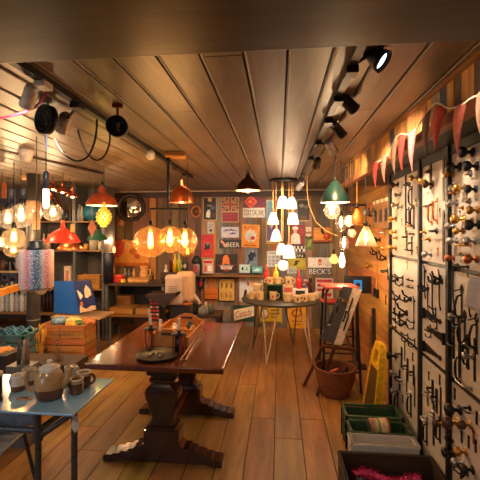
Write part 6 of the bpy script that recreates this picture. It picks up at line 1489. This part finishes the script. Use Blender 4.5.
spotlamp('small white spotlight toward far end of the left track', on_track(L0, L1, 150), 151, 154, at(130, 260, 6.2), INW, .6, 34, 70, (255, 170, 90), 'bell', 3.0, WRM)
spotlamp('small black spotlight at the far end of left track', on_track(L0, L1, 166), 183, 170, at(225, 260, 6.3), BLACK, .8, 46, 64, (255, 224, 186), 'can', 4.2)
# black round lamp housings
def drumlamp(label, px, py, Y, rw, hang, yaw, inner=None, clampc=None):
    P = at(px, py, Y); k = sc(P); t = thing('drum_lamp', label, 'lamp', P, yaw)
    MB().lathe([(0, -4*k), (rw*.8*k, -4*k), (rw*k, -2*k), (rw*k, 5*k), (rw*.92*k, 5*k), (rw*.85*k, -1*k), (0, -1.5*k)], (0, 0, 0), 32, (PI/2, 0, 0)).build('housing', BLACK, t)
    for q in (.35, .7): MB().tube([(rw*q*k*math.cos(a), -5*k, rw*q*k*math.sin(a)) for a in [2*PI*i/28 for i in range(28)]], .45*k, 6, closed=True).build('guard_ring', DARKMETAL, t)
    for i in range(6):
        a = i*PI/3; MB().tube([(0, -5.6*k, 0), (rw*k*math.cos(a), -5*k, rw*k*math.sin(a))], .35*k, 5).build('guard_bar', DARKMETAL, t)
    if inner: MB().bb((-.5*k, -3*k, -rw*.45*k), (3*k, -1.4*k, rw*.45*k), bev=.004).build('reflector', inner, t)
    MB().tube([(0, 0, rw*k), (0, 0, (CZ-P.z))], .006 if clampc else .008, 8).build('hanger', clampc or BLACK, t)
    if clampc: MB().bb((-5*k, -.01, CZ-P.z-.022), (5*k, .01, CZ-P.z), bev=.003).build('clamp', clampc, t)
    return t
drumlamp('round black caged lamp hanging below the left track, nearer one', 47.5, 120, 1.95, 14.5, 0, -.42, K(96, 88, 70, .4))
drumlamp('round black drum lamp with yellow inside below the left track, farther one', 117.5, 127, 1.98, 10.5, 0, .25, K(206, 176, 90, .4), K(130, 40, 30, .5))
# hanging pole beneath nearer one
P = at(46, 150, 2.4)
tag(MB().tube([(0, 0, 0), (0, 0, CZ-P.z)], .006, 8).build('hanging_rod', K(40, 60, 96, .4), None, P), 'thin blue grey rod hanging under the nearer caged lamp', 'rod')
# looping cables
for i, (pts, r, c, lab) in enumerate([
    ([(79, 109), (77, 125), (84, 148), (95, 160), (105, 155), (110, 140), (108, 128)], .006, CORD, 'black cable looping down between left track and farther drum lamp'),
    ([(97, 121), (95, 140), (88, 156), (76, 161), (62, 152), (54, 138)], .006, CORD, 'black cable looping under left track from the nearer caged lamp'),
    ([(46, 88), (44, 97), (32, 109), (15, 115), (-4, 119)], .006, K(190, 80, 130, .5), 'thin pink cord running from left track toward left edge')]):
    W = []
    for j, q in enumerate(pts):
        Yv = 2.2 if i < 2 else 1.75; w_ = at(q[0], q[1], Yv+(.25 if i == 0 else 0)); W.append(w_)
    W = [Vector((W[0].x, W[0].y, CZ))]+W
    # smooth
    S_ = []
    for a in range(len(W)-1):
        p0, p1, p2, p3 = W[max(a-1, 0)], W[a], W[a+1], W[min(a+2, len(W)-1)]
        for j in range(6):
            u = j/6; S_.append(.5*((2*p1)+(p2-p0)*u+(2*p0-5*p1+4*p2-p3)*u*u+(3*p1-p0-3*p2+p3)*u*u*u))
    S_.append(W[-1]); tag(MB().tube(S_, r, 7).build('looping_cable', c), lab, 'cable')
# white dome spot by the column and ceiling rail at the back left
P = at(26, 150, 3.0); k = sc(P)
t = thing('ceiling_spot', 'small white domed ceiling lamp above the iron column', 'lamp', P)
MB().lathe([(0, 2*k), (4.5*k, 2*k), (6.5*k, 0), (7*k, -2*k), (5.5*k, -8*k), (4*k, -11*k), (0, -12*k)], n=28).build('dome', K(222, 200, 176, .4), t)
MB().tube([(0, 0, 2*k), (0, 0, CZ-P.z)], 3.4*k, 14).build('stem', BLACK, t)
for i, (px, py, Y) in enumerate([(10, 163, 4.0), (24, 176, 4.3)]):
    P = at(px, py, Y); k = sc(P); t = thing('clip_lamp', ['small black ball lamp at upper left edge', 'small tan clip lamp beside top of the iron column'][i], 'lamp', P)
    MB().ball((0, 0, 0), 4.2*k, 18, 12).build('head', [BLACK, K(196, 150, 104, .4)][i], t); MB().tube([(0, 0, 3.8*k), (.02, 0, CZ-P.z)], .006, 6).build('stem', BLACK, t)
ra, rb = at(-2, 148, 2.95), at(102, 173, 4.2)
rr = thing('lamp_rail', 'dark pipe rail under the ceiling carrying small lamps at left', 'rail', (ra+rb)/2)
o = (ra+rb)/2
MB().tube([ra-o, rb-o], .02, 12).build('pipe', K(70, 52, 40, .4, .5), rr)
for q in (.1, .5, .9):
    a = ra.lerp(rb, q)-o; MB().tube([a, (a.x, a.y, CZ-o.z)], .007, 6).build('hanger', BLACK, rr)
# pale rail along the back wall
wr = at(60, 183, BY-.1); 
f0 = at(56, 184, BY-.12); f1 = at(335, 192, BY-.12); zr = at(200, 190.5, BY-.12).z
cr_ = thing('wall_rail', 'pale rail with dark studs running along top of the back wall', 'rail', ((f0.x+f1.x)/2, BY-.12, zr)); hw_ = (f1.x-f0.x)/2
MB().bb((-hw_, -.015, -.02), (hw_, .015, .02), bev=.004).build('rail', K(196, 176, 150, .5), cr_)
m = MB()
for i in range(56): m.box((-hw_+.05+i*(2*hw_-.1)/55, -.0155, 0), (.025, .004, .016))
m.build('studs', K(60, 44, 34, .6), cr_)
for q in (-.9, -.3, .3, .9): MB().bb((q*hw_-.012, .015, -.015), (q*hw_+.012, .119, .015)).build('bracket', DARKMETAL, cr_)
# ------------------------------------------------------------------ bunting
keys = [(368, 160), (378, 162), (388, 154), (396, 138), (402, 134), (412, 134), (424, 117), (436, 103), (448, 108), (462, 105), (474, 97), (490, 84)]
def bx_(py_px): return .745-.018*0
BX = .70
pts = []
for px, py in keys:
    pts.append(onx(px, py, BX))
for q in (0, -1):
    pts[q].x = .80-.1*(pts[q].y-.9)/3.28-.008
o = pts[5].copy()
bu = thing('bunting', 'string of pink, red and tan pennants draped along the right wall ledge', 'bunting', o)
S_ = []
for a in range(len(pts)-1):
    p0, p1, p2, p3 = pts[max(a-1, 0)], pts[a], pts[a+1], pts[min(a+2, len(pts)-1)]
    for j in range(5):
        u = j/5; S_.append(.5*((2*p1)+(p2-p0)*u+(2*p0-5*p1+4*p2-p3)*u*u+(3*p1-p0-3*p2+p3)*u*u*u)-o)
S_.append(pts[-1]-o)
MB().tube(S_, .004, 6).build('string', K(206, 190, 160, .7), bu)
FL_ = lambda c: tuple(int(q*.82) for q in c)
FL = [(372.5, 378.5, 162, 376, 189, (206, 66, 48)), (382, 387.5, 158, 385, 184, (214, 116, 88)), (391, 397.5, 140, 395, 175, (176, 128, 92)), (399, 406, 135, 402, 172, (214, 66, 50)), (408.5, 417, 134, 412.5, 172, (222, 140, 130)), (422.5, 431, 116, 427, 158, (150, 110, 88)), (435, 446.5, 104, 435.5, 152.5, (220, 72, 50)), (454.5, 467, 106.5, 458, 157, (218, 106, 74)), (477, 489, 94, 482, 140, (176, 134, 100))]
for (xa, xb, ya, xt, yt, c) in FL:
    def S_at(px):
        for a in range(len(keys)-1):
            if keys[a][0] <= px <= keys[a+1][0]:
                u = (px-keys[a][0])/(keys[a+1][0]-keys[a][0]); return keys[a][1]+(keys[a+1][1]-keys[a][1])*u
        return ya
    A_ = onx(xa, S_at(xa), BX)-o; B_ = onx(xb, S_at(xb), BX)-o; T_ = onx(xt, yt, BX+.012)-o
    n = 9; vs = []
    for j in range(n+1):
        v = j/n; bow = .012*math.sin(v*PI)
        l = A_.lerp(T_, v)+Vector((-bow, 0, 0)); r = B_.lerp(T_, v)+Vector((-bow*.4, .0, 0))
        cen = (l+r)/2
        vs += [l, cen+Vector((-.006*(1-v), 0, 0)), r]
    fs = []
    for j in range(n):
        for q in range(2): fs.append((j*3+q, j*3+q+1, j*3+q+4, j*3+q+3))
    ob_ = MB().add(vs, fs, True).build('pennant', K(*FL_(c), .8, 0, .12, .1, 60), bu)
    md = ob_.modifiers.new('s', 'SOLIDIFY'); md.thickness = .0015
# ------------------------------------------------------------------ added fill: two unseen spots behind the beam, dim warm ambient
spot((-1.1, .3, 2.05), (-1.3, 2.2, .2), 22, 100, (255, 232, 204), .8, .05)
spot((.3, .2, 2.05), (.2, 3.2, 0), 12, 85, (255, 228, 194), .9, .05)
wld = bpy.data.worlds.new('world'); C.world = wld; wld.use_nodes = True
wld.node_tree.nodes['Background'].inputs[0].default_value = (.5, .44, .38, 1); wld.node_tree.nodes['Background'].inputs[1].default_value = .03

# small table lamp bulb in front of the orange poster
P = at(114, 258, WY+.3); k = sc(P); P.z = wz
t = thing('table_lamp', 'small glowing bulb lamp on bench in front of orange poster', 'lamp', P)
hh = at(114, 254, WY+.3).z-wz
MB().lathe([(0, 0), (3*k, 0), (3*k, .01), (.8*k, .02), (.7*k, hh), (1.4*k, hh), (1.4*k, hh+.02), (0, hh+.02)], n=16).build('base', BRASS, t)
MB().lathe([(0, 0), (1*k, 0), (1.5*k, 2.5*k), (1.2*k, 5.5*k), (0, 6.5*k)], (0, 0, hh+.02), 16).build('bulb', glow('ember_bulb', (255, 150, 90), 1.6, .5), t)
point(P+Vector((0, -.02, hh+.02+12*k)), 4, (255, 190, 130), .02)

# translucent sheet hanging on the rack at the right edge
a = onx(473, 276, RX-.03); b = onx(482, 320, RX-.03)
m = MB(); vs = []
for j in range(9):
    for i in range(7):
        u, v = i/6, j/8
        vs.append((-.02*math.sin(u*5+v*2)-.012, (b.y-a.y)*u*1.3+.02*v, (b.z-a.z)*v*(1-.25*(1-u))))
m.add(vs, [(j*7+i, j*7+i+1, j*7+i+8, j*7+i+7) for j in range(8) for i in range(6)], True)
o_ = m.build('paper_sheet', K(206, 200, 196, .6, 0, .04), None, a)
tag(o_, 'white crumpled paper sheet hung on the nearest rack board at the right edge', 'paper'); md = o_.modifiers.new('s', 'SOLIDIFY'); md.thickness = .002
for i, (px, py, kind, fin, s_, lab) in enumerate([(370, 229, 'coat_hook', 'iron', 1.2, 'iron coat hook on wood wall right of the ribbed glass shade'), (384, 232, 'lever', 'steel', 1.2, 'steel lever handle high on the wood wall beside the rack'), (386, 300, 'escutcheon', 'iron', 1.3, 'iron keyhole plate low on the wood wall beside rack'), (374, 281, 'escutcheon', 'brass', 1.2, 'brass keyhole plate on the wood wall above black box'), (386, 258, 'double_hook', 'iron', 1.3, 'iron three-pronged hook on wood wall close to the rack'), (380, 240, 'knob', 'black', 1.2, 'black knob on the wood wall below the pigeonhole box')]):
    if (kind, fin) in HW:
        q = onx(px, py, XR); q.x += .003
        dup(HW[(kind, fin)], q, lab, -PI/2, s_, 'fittings on the wood wall')
    else: print('LABEL missing', kind, fin)

# unseen opal globe lamp added to brighten the left front and the mirror
P = Vector((-3.3, .9, 1.85))
t = thing('glass_globe_lamp', 'unseen white opal globe lamp added to light the left front', 'lamp', P)
MB().ball((0, 0, 0), .1, 20, 12).build('globe', opal('opal_glass', (255, 244, 230), .4), t)
MB().tube([(0, 0, .095), (0, 0, CZ-P.z)], .005, 6).build('cord', CORD, t)
point(P+Vector((0, 0, -.14)), 16, (255, 226, 190), .04)
